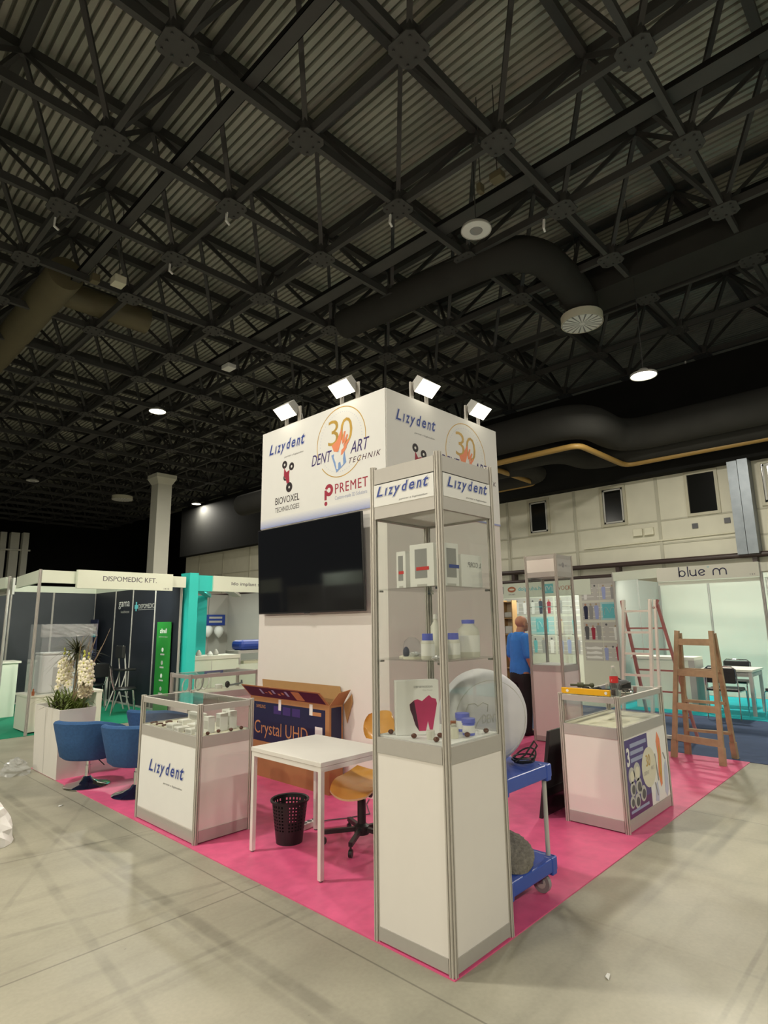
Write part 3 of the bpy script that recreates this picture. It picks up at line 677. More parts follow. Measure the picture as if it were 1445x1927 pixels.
def biovoxel(par, o, r, s=1.0, words=True):
    o = Vector(o); r = Vector(r); u = UZ; n = r.cross(u)
    for dx, dz, rr in ((-.06,.16,.048), (.075,.115,.048), (.035,-.13,.06), (-.04,.0,.04)):
        MB().ring(o+r*dx*s+u*dz*s, r, u, .016*s, rr*s, d=.001, n=24).build('molecule_emblem', 'blackp', par)
    MB().prism([(a*s, b*s) for a, b in ((-.065,.12),(-.02,.06),(.04,.08),(.03,.02),(.04,-.07),(-.01,-.08),(-.03,-.03),(-.07,.03))][::-1], o+n*.0014, r, u, .001).build('molecule_emblem', 'crimson', par)
    if words:
        text('lettering', 'BIOVOXEL', 'blackp', par, o+r*(-.23*s)-u*.31*s, r, u, .46*s, .085*s, 0, .004, .0012)
        text('lettering', 'TECHNOLOGIES', 'blackp', par, o+r*(-.23*s)-u*.405*s, r, u, .46*s, .06*s, 0, 0, .0012)
def premet(par, o, r, s=1.0):
    o = Vector(o); r = Vector(r); u = UZ
    MB().ring(o+r*.05*s+u*.085*s, r, u, .028*s, .068*s, -PI*.9, PI*.9, .0012, 30).build('drop_emblem', 'crimson', par)
    MB().prism(rect(-.022*s,-.02*s,.014*s,.09*s), o, r, u, .0018).build('drop_emblem', 'crimson', par)
    MB().prism(circ(0,-.06*s,.024*s), o, r, u, .0012).build('drop_emblem', 'crimson', par)
    text('lettering', 'PREMET', 'crimson', par, o+r*.15*s+u*.03*s, r, u, .50*s, .105*s, 0, .008, .0012, spacing=1.15)
    text('lettering', 'Custom-made 3D Solutions', 'logopale', par, o+r*.15*s-u*.04*s, r, u, .49*s, .04*s, 0, 0, .0012)
# banner on the left face: local y runs away from the corner, reading direction is -Y
fx = -.012
lizy(bl, (fx,1.97,3.615), RL, UZ, .70, .155)
dent_art(bl, (fx,.665,3.535), RL)
biovoxel(bl, (fx,1.595,3.31), RL)
premet(bl, (fx,.90,2.94), RL)
fy = -.012
lizy(br, (.14,fy,3.625), RR, UZ, .66, .15)
dent_art(br, (1.36,fy,3.50), RR)
biovoxel(br, (.50,fy,3.25), RR)
premet(br, (1.12,fy,2.93), RR)
# television
tv = thing('television', 'large black flat screen television on the white tower', 'television', (TX-.012,TY,1.72)); tv.rotation_euler = (0, -math.radians(2.4), 0)
MB().box((-.05,.30,.05), (-.004,1.95,.90)).build('back_cover', 'black', tv); MB().box((-.03,.9,.3), (.03,1.4,.7)).build('wall_mount', 'black', tv)
MB().bbox((-.072,.232,.002), (-.046,2.01,.988), .006).build('bezel', 'black', tv)
MB().box((-.0745,.243,.02), (-.072,1.998,.978)).build('screen', 'blackg', tv)
MB().box((-.078,1.08,-.004), (-.06,1.16,.002)).build('sensor_bar', 'dgrey', tv)
# floodlights
def floodlight(x, y, rz, label, z0=None, watts=None, spread=1.75, tilt=26, group='floodlights clamped on top of the tower'):
    z0 = z0 or TH+.006
    t = thing('floodlight', label, 'floodlight', (x,y,z0), rz, group=group)
    b = MB()
    for s in (-.125, .125): b.bar((s,0,.0), (s,0,.20), .018, .05, (1,0,0))
    b.box((-.13,-.02,.0), (.13,.02,.012)); b.build('bracket', 'alu', t)
    h = MB()
    pts = [(-.15,-.10,-.085),(.15,-.10,-.085),(.15,-.10,.085),(-.15,-.10,.085),(-.09,.06,-.05),(.09,.06,-.05),(.09,.06,.05),(-.09,.06,.05)]
    # local: face looks toward -Y and tips down
    Rt = Matrix.Rotation(math.radians(tilt+24), 4, 'X'); Rb = Matrix.Rotation(math.radians(tilt), 4, 'X')   # asymmetric reflector: beam leaves flatter than the lens
    tr = lambda p: Rt @ Vector(p) + Vector((0,-.06,.20))
    h.add([tr(p) for p in pts], [(4,5,6,7),(0,1,5,4),(1,2,6,5),(2,3,7,6),(3,0,4,7)]).build('housing', 'lgrey', t)
    MB().add([tr((a*.97,-.101,c)) for a, c in ((-.15,-.083),(.15,-.083),(.15,.083),(-.15,.083))], [(0,1,2,3)]).build('lens', 'flood', t)
    b = MB().tube([tr((.0,.06,0)), (.02,.12,.16), (.03,.14,.04), (.05,.10,-.06)], .006, 6); b.build('power_cord', 'lgrey', t)
    d = (Rb @ Vector((0,-1,0))); Rz = Matrix.Rotation(rz, 4, 'Z'); c0 = Rz @ (tr((0,-.115,0))) + Vector((x,y,z0)); dd = Rz @ d
    area('flood_light', c0, c0+dd, .24, watts or FLOOD_W, (1.0,.88,.68), 'RECTANGLE', .15, spread=spread)
floodlight(TX+.02, 3.55, -PI/2, 'leftmost floodlight on the tower, over the left logo')
floodlight(TX+.02, 2.55, -PI/2, 'floodlight on the left face nearest the tower corner')
floodlight(2.29, TY+.02, 0, 'floodlight on the right face nearest the tower corner')
floodlight(3.29, TY+.02, 0, 'rightmost floodlight on the tower, by its far edge')
for x in (2.3, 3.2): floodlight(x, TY+TW+.06, PI, 'floodlight on the hidden rear face of the tower', None, 26)
for y in (2.6, 3.5): floodlight(TX+TW-.04, y, PI/2, 'floodlight on the hidden far side of the tower', None, 14)

# =================================================================== FURNITURE AND THINGS ON THE PINK CARPET
CZ = .006
t = thing('table', 'small white square table behind the tall front showcase', 'table', (.25,1.235,CZ))
MB().bbox((-.005,-.005,.682), (.625,.79,.712), .003).build('tabletop', 'white', t)
b = MB()
for bx in (((.03,0,.65),(.59,.03,.68)), ((.03,.755,.65),(.59,.785,.68)), ((0,.03,.65),(.03,.755,.68)), ((.59,.03,.65),(.62,.755,.68))): b.box(*bx)
b.build('frame', 'white', t)
for x in (0,.59):
    for y in (0,.755):
        l = MB().box((x,y,.008), (x+.03,y+.03,.682)).build('leg', 'white', t); MB().cyl((x+.015,y+.015,0), (x+.015,y+.015,.008), .012, n=10).build('foot', 'dgrey', l)
# waste basket
t = thing('waste_basket', 'black perforated plastic waste basket under the white table', 'waste bin', (.56,2.02-.42+.36,CZ))
N, rows = 60, 15; H0, r0, r1 = .30, .098, .135
b = MB(); rad = lambda z: r0+(r1-r0)*z/H0
zs = [0,.085]+[.085+.0115*k for k in range(1,16)]+[.275,H0]
for zi in range(len(zs)-1):
    za, zb = zs[zi], zs[zi+1]
    for j in range(N):
        hole = .08 < za < .262 and zi % 2 == 0 and j % 2 == 0 and not (j % 12 == 0)
        if hole: continue
        a0, a1 = 2*PI*j/N, 2*PI*(j+1)/N
        q = [(rad(za)*math.cos(a0),rad(za)*math.sin(a0),za),(rad(za)*math.cos(a1),rad(za)*math.sin(a1),za),(rad(zb)*math.cos(a1),rad(zb)*math.sin(a1),zb),(rad(zb)*math.cos(a0),rad(zb)*math.sin(a0),zb)]
        qi = [(x*.965,y*.965,z) for x,y,z in q]
        b.add(q+qi, [(0,1,2,3),(7,6,5,4),(0,4,5,1),(1,5,6,2),(2,6,7,3),(3,7,4,0)])
b.lathe([(0,.003),(r0,.003),(r0,0),(0,0)], n=N); b.build('basket', 'black', t)
MB().lathe([(r1-.004,.288),(r1+.010,.288),(r1+.012,.300),(r1+.004,.306),(r1-.006,.300),(r1-.004,.288)], n=60).build('rim', 'black', t, True)
# swivel chair
t = thing('swivel_chair', 'plywood swivel chair with black five-star base beside the table', 'chair', (.90,1.53,CZ), math.radians(10))
b = MB()
vs_ = []; fs = []; nx, ny = 14, 14
for side in (0,1):
    for i in range(nx+1):
        for j in range(ny+1):
            u_, v_ = i/nx*2-1, j/ny*2-1
            k = (1-abs(u_)**4*.5)*1; x = .22*u_*math.sqrt(1-v_*v_*.38); y = .21*v_*math.sqrt(1-u_*u_*.38)
            z = .41+.030*v_*v_+.05*max(0,u_)**2-.055*max(0,-u_)**2.2+(.0 if side else -.014)
            vs_.append((x,y,z))
n1 = (nx+1)*(ny+1)
for i in range(nx):
    for j in range(ny):
        a = i*(ny+1)+j; fs.append((a+n1, a+ny+1+n1, a+ny+2+n1, a+1+n1)); fs.append((a+1, a+ny+2, a+ny+1, a))
edge = [i*(ny+1) for i in range(nx+1)]+[nx*(ny+1)+j for j in range(1,ny+1)]+[i*(ny+1)+ny for i in range(nx-1,-1,-1)]+[j for j in range(ny-1,0,-1)]
st = MB().add(vs_, fs).build('seat', 'ply', t, True)
eb = MB().add(vs_, [(edge[k], edge[(k+1) % len(edge)], edge[(k+1) % len(edge)]+n1, edge[k]+n1) for k in range(len(edge))]).build('seat_edge', 'plyedge', st, True)
vs_ = []; fs = []
for side in (0,1):
    for i in range(13):
        for j in range(9):
            u_, v_ = i/6-1, j/4-1
            y = .15*u_*math.sqrt(1-v_*v_*.45); z = .78+.115*v_*math.sqrt(1-u_*u_*.4); x = .33-.09*u_*u_+.02*v_+(.012 if side else 0)
            vs_.append((x,y,z))
n1 = 13*9
for i in range(12):
    for j in range(8):
        a = i*9+j; fs.append((a, a+1, a+10, a+9)); fs.append((a+9+n1, a+10+n1, a+1+n1, a+n1))
ed = [i*9 for i in range(13)]+[12*9+j for j in range(1,9)]+[i*9+8 for i in range(11,-1,-1)]+[j for j in range(7,0,-1)]
fs += [(ed[(k+1) % len(ed)], ed[k], ed[k]+n1, ed[(k+1) % len(ed)]+n1) for k in range(len(ed))]
MB().add(vs_, fs).build('backrest', 'ply', t, True)
MB().tube([(.05,0,.385),(.28,0,.38),(.35,0,.46),(.355,0,.78)], .013, 8).build('back_support', 'black', t, True)
MB().cyl((0,0,.10), (0,0,.30), .032, n=16).cyl((0,0,.30), (0,0,.395), .022, n=16).build('column', 'black', t, True)
b = MB().cyl((0,0,.345), (.0,-.075,.345), .006, n=8).cyl((0,-.075,.345), (0,-.09,.345), .02, n=12); b.build('height_knob', 'black', t, True)
MB().box((-.10,-.08,.386), (.10,.08,.397)).build('seat_plate', 'black', t)
MB().lathe([(0,.06),(.055,.065),(.055,.12),(.03,.14),(0,.14)], n=20).build('hub', 'black', t, True)
for k in range(5):
    a = math.radians(200)+2*PI*k/5; dx, dy = math.cos(a), math.sin(a)
    l = MB().bar((dx*.03,dy*.03,.10), (dx*.29,dy*.29,.085), .03, .028).build('base_arm', 'black', t)
    cs = MB().cyl((dx*.285-dy*.012,dy*.285+dx*.012,.027), (dx*.285+dy*.012,dy*.285-dx*.012,.027), .0265, n=16); cs.cyl((dx*.285,dy*.285,.027), (dx*.285,dy*.285,.09), .008, n=8)
    cs.build('caster', 'black', l)
# power strip and cord
t = thing('power_strip', 'white power strip lying on the carpet under the table', 'power strip', (.86,2.09,CZ), math.radians(6))
MB().bbox((-.09,-.028,0), (.09,.028,.045), .006).build('housing', 'white', t)
for k in (-.055, 0, .055): MB().cyl((k,0,.0452), (k,0,.047), .021, n=16).build('socket', 'dgrey', t)
MB().tube([(.09,0,.015),(.2,-.03,.008),(.33,-.12,.006),(.52,-.2,.006),(.72,0,.006),(.83,.06,.006)], .005, 6).build('cord', 'dgrey', t)
# television carton
t = thing('television_carton', 'large open cardboard television carton leaning by the tower wall', 'cardboard box', (1.53,2.62,CZ))
W_, D_, Hh = 1.34, .175, .815
b = MB().box((0,0,0), (.006,W_,Hh)).box((D_-.006,0,0), (D_,W_,Hh)).box((.006,0,0), (D_-.006,.006,Hh)).box((.006,W_-.006,0), (D_-.006,W_,Hh)).box((.006,.006,0), (D_-.006,W_-.006,.006))
b.build('carton_body', 'cardboard', t)
def flap(nm, pts, thick, mm):   # quad pts, thickened along its normal
    P = [Vector(p) for p in pts]; n = (P[1]-P[0]).cross(P[3]-P[0]).normalized()*thick
    return MB().add(P+[p+n for p in P], [(0,3,2,1),(4,5,6,7),(0,1,5,4),(1,2,6,5),(2,3,7,6),(3,0,4,7)]).build(nm, mm, t)
fl = flap('front_flap', [(0,0,Hh),(0,W_,Hh),(-.085,W_+.07,Hh+.125),(-.085,.05,Hh+.125)], .005, 'cardboard')
P = [Vector((0,.0,Hh)), Vector((0,W_,Hh)), Vector((-.085,W_+.07,Hh+.125)), Vector((-.085,.05,Hh+.125))]
nn = (P[1]-P[0]).cross(P[3]-P[0]).normalized(); q = lambda u_, v_: (P[0]*(1-u_)+P[1]*u_)*(1-v_)+(P[3]*(1-u_)+P[2]*u_)*v_ - nn*.001
def fq(nm, u0, v0, u1, v1, mm, k=0):
    vs_ = [q(u0,v0), q(u1,v0), q(u1,v1), q(u0,v1)]
    MB().add([p-nn*.0008*k for p in vs_], [(3,2,1,0)]).build(nm, mm, fl)
fq('print_panel', .03,.06,.985,.9,'maroon'); fq('print_panel', .26,.12,.36,.82,'orangep',1)
for k in range(7): fq('print_panel', .42+k*.055,.35+.1*(k%2),.45+k*.055,.75-.12*(k%3),'orangep' if k%3 else 'logopale',1)
flap('back_flap', [(D_,W_,Hh),(D_,0,Hh),(D_-.005,.03,Hh+.165),(D_-.005,W_+.02,Hh+.165)], .005, 'cardin')
flap('side_flap', [(0,0,Hh),(D_,0,Hh),(D_+.01,-.10,Hh+.14),(.04,-.09,Hh+.12)], .005, 'cardboard')
flap('side_flap', [(D_+.01,-.002,Hh-.01),(D_+.01,-.12,Hh+.10),(D_+.01,-.13,Hh+.02),(D_+.01,-.05,Hh-.18)], .005, 'cardin')
pr = MB().box((-.0015,.06,.36), (0,W_-.02,.765)).build('print_panel', 'navy', t)
MB().prism(rect(.0,.36,.05,.765), (-.0015,.06,0), (0,-1,0), UZ, .0).build('print_edge', 'navy', pr) if False else None
text('lettering', 'Crystal UHD', 'orangep', t, (-.0015,1.245,.395), RL, UZ, .92, .175, 0, -.004, .001)
text('lettering', 'SAMSUNG', 'cardboard', t, (-.0015,1.22,.70), RL, UZ, .17, .035, 0, .01, .001)
text('lettering', '65', 'logopale', t, (-.0015,.20,.40), RL, UZ, .07, .03, 0, .0, .001)
for k in range(3): MB().box((-.0025,.45+k*.16,.66), (-.0015,.58+k*.16,.74)).build('print_panel', 'indigo', pr)
MB().box((-.003,.12,.70), (-.0015,.28,.735)).build('print_panel', 'orangep', pr)
for y, z0, z1, w2 in ((.77,.70,.81,.045), (.25,.70,.805,.05), (.10,.50,.60,.11)): MB().box((-.0035,y,z0), (-.001,y+w2,z1)).build('paper_label', 'paper', t)
MB().box((.025,-.0015,.36), (D_-.02,0,.79)).build('print_panel', 'navy', t)
# black flat panel behind the right counter
t = thing('flat_panel', 'black flat panel standing on edge against the right counter', 'panel', (2.255,.80,CZ))
pb = MB().add([(0,0,0),(1.0,0,0),(1.0,.02,0),(0,.02,0),(.03,-.10,.69),(1.0,-.10,.69),(1.0,-.08,.69),(.03,-.08,.69)], [(3,2,1,0),(4,5,6,7),(0,1,5,4),(1,2,6,5),(2,3,7,6),(3,0,4,7)])
pb.build('panel_board', 'blackg', t)
MB().bar((.0,.01,.0), (.03,-.09,.69), .012, .026).build('panel_edge', 'black', t)

# platform trolley
t = thing('platform_trolley', 'blue two-deck platform trolley parked behind the tall front showcase', 'trolley', (.56,.07,CZ))
for nm, z in (('lower_deck', .155), ('upper_deck', .68)):
    d = MB().bbox((0,0,z), (.56,.82,z+.045), .012).build(nm, 'bluep', t)
    b = MB().bbox((0,-.008,z-.028), (.56,.03,z+.048), .008); b.build('front_rim', 'bluep', d)
    MB().bbox((.53,0,z-.028), (.568,.82,z+.048), .008).build('side_rim', 'bluep', d)
    for x in (.03,.51): MB().bbox((x-.02,-.012,z-.045), (x+.035,.05,z+.05), .008).build('corner_boss', 'bluep', d)
for x in (.03,.53):
    for y in (.035,.785): MB().cyl((x,y,.19), (x,y,.69), .014, n=12).build('post', 'lgrey', t, True)
for x in (.06,.50):
    for y in (.07,.75):
        cs = MB().cyl((x-.014,y,.055), (x+.014,y,.055), .055, n=20).build('caster', 'grey', t, True)
        MB().cyl((x-.017,y,.055), (x+.017,y,.055), .03, n=16).build('wheel_hub', 'lgrey', cs)
        MB().box((x-.022,y-.015,.055), (x-.018,y+.015,.155)).box((x+.018,y-.015,.055), (x+.022,y+.015,.155)).build('fork', 'galv', cs)
# big white cushion-like disc
t = thing('round_fabric_cover', 'big puffed white round fabric cover standing on the blue trolley', 'fabric cover', (.83,.36,CZ+.728+.288))
ax = Vector((-.50,-.86,-.06)).normalized()
Rz = Vector((0,0,1)).rotation_difference(ax).to_matrix()
R0, Tk = .288, .155
prof = []
for k in range(0, 33):
    a = PI*k/32; x = math.sin(a); z = math.cos(a)
    prof.append((R0*abs(x)**.62, Tk*(1 if z > 0 else -1)*abs(z)**.8))
vs_ = []; fs = []; n = 64
for r_, z in prof:
    for j in range(n):
        th = 2*PI*j/n; wr = 1+.006*math.sin(7*th+z*20)+.004*math.sin(13*th)
        vs_.append(Rz @ Vector((r_*wr*math.cos(th), r_*wr*math.sin(th), z)))
for i in range(len(prof)-1):
    for j in range(n): j2 = (j+1) % n; fs.append((i*n+j, (i+1)*n+j, (i+1)*n+j2, i*n+j2))
MB().add(vs_, fs).build('cover', 'balloon', t, True)
rx = Rz @ Vector((1,0,0)); ex = Vector((ax.y*-1, ax.x, 0)).normalized()*1.0; ex = UZ.cross(ax).normalized(); ey = ax.cross(ex)
prz = lambda r_: Tk*(1-(min(r_/R0,1))**(1/.62*1))**.5*0 + Tk*max(0.0,(1-(min(r_/R0,.999)**(2/.62))))**(.8/2)
for rr_ in (.235,):
    MB().tube([ex*rr_*math.cos(2*PI*k/48)+ey*rr_*math.sin(2*PI*k/48)+ax*(prz(rr_)+.0) for k in range(48)], .0022, 6, True).build('seam', 'lgrey', t)
def onface(pts): return [ex*(a-.10)+ey*(b_+.03)+ax*(prz(math.hypot(a-.10,b_+.03))+.001) for a, b_ in pts]
MB().tube(onface([(-.03,-.09),(-.04,-.02),(-.075,.03),(-.06,.075),(-.02,.08),(.0,.065),(.03,.085),(.065,.07),(.06,.03)]), .003, 6).build('tooth_outline', 'lgrey', t)
MB().tube(onface([(-.03,-.09),(-.005,-.03),(.02,.0)]), .003, 6).build('tooth_outline', 'lgrey', t)
text('lettering', 'DENT', 'lgrey', t, ax*(prz(.06)+.002)-ex*.075-ey*.005, ex, ey, .10, .05, 0, 0, .002)
b = MB(); 
for k, (r_, dz) in enumerate(((.075,.0),(.09,.012),(.08,.024))):
    b.tube([(r_*math.cos(2*PI*j/24), r_*.75*math.sin(2*PI*j/24), .012+dz+.05*(k==1)*max(0,math.cos(2*PI*j/24))) for j in range(24)], .0055, 6, True)
b.tube([(.07,0,.02),(.10,-.04,.09),(.03,-.06,.13),(-.05,-.04,.06),(-.1,0,.02)], .0055, 6)
tag(b.build('cable_coil', 'black', smooth=True, loc=(1.03,.20,CZ+.729)), 'black cable coiled at the corner of the upper trolley deck', 'cable')
random.seed(3)
vs_ = []; fs = []; n, mm_ = 40, 20
for i in range(mm_+1):
    ph = PI/2*i/mm_
    for j in range(n):
        th = 2*PI*j/n; rr = 1+.10*math.sin(3*th+1+ph*3)+.08*math.sin(5*th+ph*7)+random.uniform(-.03,.03)
        vs_.append((.225*rr*math.sin(ph)*math.cos(th), .27*rr*math.sin(ph)*math.sin(th), max(0,.14*math.cos(ph)**.8*(1+.16*math.sin(4*th+ph*5)) if ph < PI/2-.01 else 0)))
for i in range(mm_):
    for j in range(n): j2 = (j+1) % n; fs.append((i*n+j, (i+1)*n+j, (i+1)*n+j2, i*n+j2))
tag(MB().add(vs_, fs).build('fur_blanket', 'fur', smooth=True, loc=(.82,.36,CZ+.203)), 'bundled grey fur blanket on the lower trolley deck', 'blanket')

# blue tub stools
def tub_stool(loc, rz, h, label):
    t = thing('tub_stool', label, 'stool', loc, rz, 'blue swivel stools with chrome bases')
    vs_ = []; fs = []; n = 28; A = math.radians(118)
    prof = [(.0,.0),(.02,-.012),(.055,.0),(.06,.03)]
    zb, zt = h-.39, h
    sec = []   # closed section, (radial offset from outer, z fraction)
    for k in range(n+1):
        a = -A+2*A*k/n; c_ = math.cos(a)
        e = (abs(a)/A); top = zt-.10*max(0,e-.35)**1.3*2.0; rb, rt_ = .245, .315
        fl = 1+.10*abs(math.sin(a))
        ringp = []
        for (ro, zz) in ((rb*.86,zb),(rb,zb+.03),(rb+(rt_-rb)*.5,(zb+top)/2),(rt_,top-.025),(rt_-.012,top-.004),(rt_-.035,top),(rt_-.058,top-.015),(rt_-.068,top-.05),(rb-.03,zb+.10),(rb*.6,zb+.05)):
            ringp.append((-ro*fl*math.cos(a), ro*fl*1.05*math.sin(a), zz))
        sec.append(ringp)
    m_ = len(sec[0])
    for rp in sec: vs_ += rp
    for k in range(n):
        for j in range(m_): j2 = (j+1) % m_; fs.append((k*m_+j, k*m_+j2, (k+1)*m_+j2, (k+1)*m_+j))
    fs += [tuple(range(m_)), tuple(n*m_+j for j in range(m_-1,-1,-1))]
    MB().add(vs_, fs).build('backrest', 'bluefab', t, True)
    MB().lathe([(0,zb),(.20,zb),(.235,zb+.03),(.235,zb+.13),(.20,zb+.16),(0,zb+.165)], n=32).build('seat', 'bluefab', t, True)
    MB().cyl((0,0,.05), (0,0,zb-.08), .027, n=16).cyl((0,0,zb-.1), (0,0,zb), .019, n=16).build('column', 'chrome', t, True)
    MB().lathe([(.215,0),(.22,.006),(.20,.016),(.12,.03),(.06,.055),(.034,.09),(0,.095)], n=40).build('base', 'chrome', t, True)
    MB().tube([(0,0,zb-.01),(.03,-.09,zb-.03),(.05,-.15,zb-.09)], .006, 6).build('lever', 'black', t)
tub_stool((.15,4.82,CZ), math.radians(35), .665, 'blue tub stool with chrome base, closest to the white planter')
tub_stool((.34,4.10,CZ), math.radians(28), .675, 'blue tub stool partly hidden by the left glass counter')
tub_stool((.86,4.74,CZ), math.radians(30), .70, 'blue tub stool behind the other two, mostly hidden')

# planter
t = thing('potted_plant', 'tall white planter with cream orchids, twigs and spiky leaves', 'plant', (.16,5.645,CZ))
b = MB(); s0, s1 = (.165,.385), (.19,.41); hz = .715
o_ = [(-1,-1),(1,-1),(1,1),(-1,1)]; vs_ = [(a*s0[0],c_*s0[1],0) for a,c_ in o_]+[(a*s1[0],c_*s1[1],hz) for a,c_ in o_]+[(a*(s1[0]-.018),c_*(s1[1]-.018),hz) for a,c_ in o_]+[(a*(s1[0]-.02),c_*(s1[1]-.02),hz-.1) for a,c_ in o_]
b.add(vs_, [(3,2,1,0)]+[(i,(i+1)%4,4+(i+1)%4,4+i) for i in range(4)]+[(4+i,4+(i+1)%4,8+(i+1)%4,8+i) for i in range(4)]+[(8+i,8+(i+1)%4,12+(i+1)%4,12+i) for i in range(4)]+[(12,13,14,15)])
pt = b.build('pot', 'white', t)
MB().add([(-.1655,.03,0),(-.1655,.045,0),(-.1905,.045,hz),(-.1905,.03,hz)], [(3,2,1,0)]).build('pot_seam', 'lgrey', pt)
vs_ = []; fs = []
for i in range(13):
    for j in range(25): vs_.append(((i/6-1)*.168, (j/12-1)*.388, hz-.045+random.uniform(-.012,.014)))
for i in range(12):
    for j in range(24): a = i*25+j; fs.append((a,a+25,a+26,a+1))
MB().add(vs_, fs).build('soil', 'soil', t)
def strip(mb, p, d, L_, w_, droop, n=7):
    p = Vector(p); d = Vector(d).normalized(); side = d.cross(UZ); side = side.normalized() if side.length > .05 else Vector((1,0,0)); vs_ = []; fs = []
    for i in range(n+1):
        f = i/n; q_ = p+d*L_*f-UZ*droop*L_*f*f; ww = w_*math.sin(PI*min(1,f*.85+.15))**.7*(1-f*.5)
        vs_ += [q_-side*ww/2, q_+UZ*ww*.15, q_+side*ww/2]
    for i in range(n): a = 3*i; fs += [(a,a+1,a+4,a+3),(a+1,a+2,a+5,a+4)]
    mb.add(vs_, fs)
random.seed(11)
b = MB()
for k in range(110):
    a = random.uniform(0,2*PI); e = random.uniform(.6,2.0)
    strip(b, (random.uniform(-.10,.12), random.uniform(-.30,.25), hz-.04), (math.cos(a)*.7,math.sin(a)*.7,e), random.uniform(.2,.50), random.uniform(.018,.036), random.uniform(.2,.8))
b.build('low_leaves', 'leaf', t)
b = MB()
for k in range(40):
    a = random.uniform(0,2*PI); e = random.uniform(.2,1.3)
    strip(b, (random.uniform(-.10,.10), random.uniform(-.25,.3), hz-.04), (math.cos(a)*.8,math.sin(a)*.8,e+.4), random.uniform(.2,.36), random.uniform(.012,.03), random.uniform(.2,.7))
b.build('low_leaves', 'leafd', t)
sp = Vector((.02,-.18,hz+.60))
MB().tube([(.03,-.1,hz-.04),(.04,-.14,hz+.3),sp], [.014,.011,.009], 7).build('stem', 'leafd', t)
b = MB()
for k in range(130):
    a = random.uniform(0,2*PI); e = random.uniform(-.15,1.6)
    strip(b, sp+Vector((0,0,random.uniform(-.03,.03))), (math.cos(a),math.sin(a),e), random.uniform(.22,.38), random.uniform(.011,.018), random.uniform(.1,.8))
b.build('spiky_crown', 'leafd', t)
for k in range(9):
    a = random.uniform(-2.2,-.6); e = random.uniform(.5,.95)
    d = Vector((math.cos(a)*.35+.1, math.sin(a)*.35, 1)); p0 = Vector((.03,-.12-.02*k*.3,hz+.05)); L_ = random.uniform(.6,.85)
    pts = [p0+d*L_*f+Vector((math.sin(f*9+k)*.012, math.cos(f*7+k)*.012, 0)) for f in (0,.2,.4,.6,.8,1)]
    MB().tube(pts, [.007,.006,.005,.004,.003,.002], 5).build('twig', 'twig', t)
def flower(c, d, s):
    d = Vector(d).normalized(); a = d.orthogonal().normalized(); b_ = d.cross(a); mb = MB(); c = Vector(c); rot = random.uniform(0,6)
    for k in range(5):
        th = rot+2*PI*k/5; e = a*math.cos(th)+b_*math.sin(th); f = d.cross(e)
        mb.add([c, c+e*s*.35-f*s*.27+d*s*.08, c+e*s*.75-f*s*.33+d*s*.10, c+e*s*1.0-f*s*.14+d*s*.02, c+e*s*1.0+f*s*.14+d*s*.02, c+e*s*.75+f*s*.33+d*s*.10, c+e*s*.35+f*s*.27+d*s*.08, c+e*s*.6+d*s*.24],
               [(0,1,7),(1,2,7),(2,3,7),(3,4,7),(4,5,7),(5,6,7),(6,0,7)])
    o = mb.build('flower', 'petal', t); MB().ball(c+d*s*.16, s*.16, 6, 4).build('flower_throat', 'bud', o)
for (cx, cy_, z0, z1, top) in ((-.03,.02,hz+.25,hz+.52,True), (.03,-.42,hz+.26,hz+.50,True)):
    pts = [(.0,-.1,hz-.04), (cx*.6,cy_*.6-.04,hz+.15), (cx,cy_,z0), (cx+.01,cy_-.01,z1+.03)]
    MB().tube(pts, .007, 6).build('flower_stem', 'leaf', t)
    for k in range(22):
        f = k/21; a = k*2.4; flower((cx+.055*math.cos(a), cy_+.065*math.sin(a)-(.10*(1-f) if cy_ < -.2 else 0)*.6, z0+(z1-z0)*f), (math.cos(a)-.5,math.sin(a)-.4,.25), random.uniform(.046,.062))
    for k in range(6): MB().ball((cx+.03*math.cos(k*2), cy_+.03*math.sin(k*2), z1+.045+.014*k), (.011,.011,.017), 6, 5).build('bud', 'bud', t)
flower((-.02,-.10,hz+.24), (-.6,-.6,.5), .05); flower((-.06,.12,hz+.2), (-.6,-.4,.4), .045)
b = MB(); c0 = Vector((.05,-.44,hz+.17))
for k in range(170):
    a = random.uniform(0,2*PI); z = random.uniform(-.7,1); e = Vector((math.cos(a)*math.sqrt(1-z*z), math.sin(a)*math.sqrt(1-z*z), z)); f = e.orthogonal().normalized(); g_ = e.cross(f); tw = random.uniform(0,6); f, g_ = f*math.cos(tw)+g_*math.sin(tw), g_*math.cos(tw)-f*math.sin(tw)
    rr = random.uniform(.05,.082); b.add([c0+e*rr*.55-f*.008, c0+e*rr*.55+f*.008, c0+e*rr+f*.022+g_*.006, c0+e*rr*1.1+g_*.012, c0+e*rr-f*.022-g_*.004], [(0,1,2,3),(0,3,4)])
b.ball(c0, .05, 12, 8)
b.build('carnation_head', 'petal', t); MB().tube([(.02,-.25,hz-.04),(.04,-.38,hz+.06),c0], .006, 6).build('flower_stem', 'leaf', t)

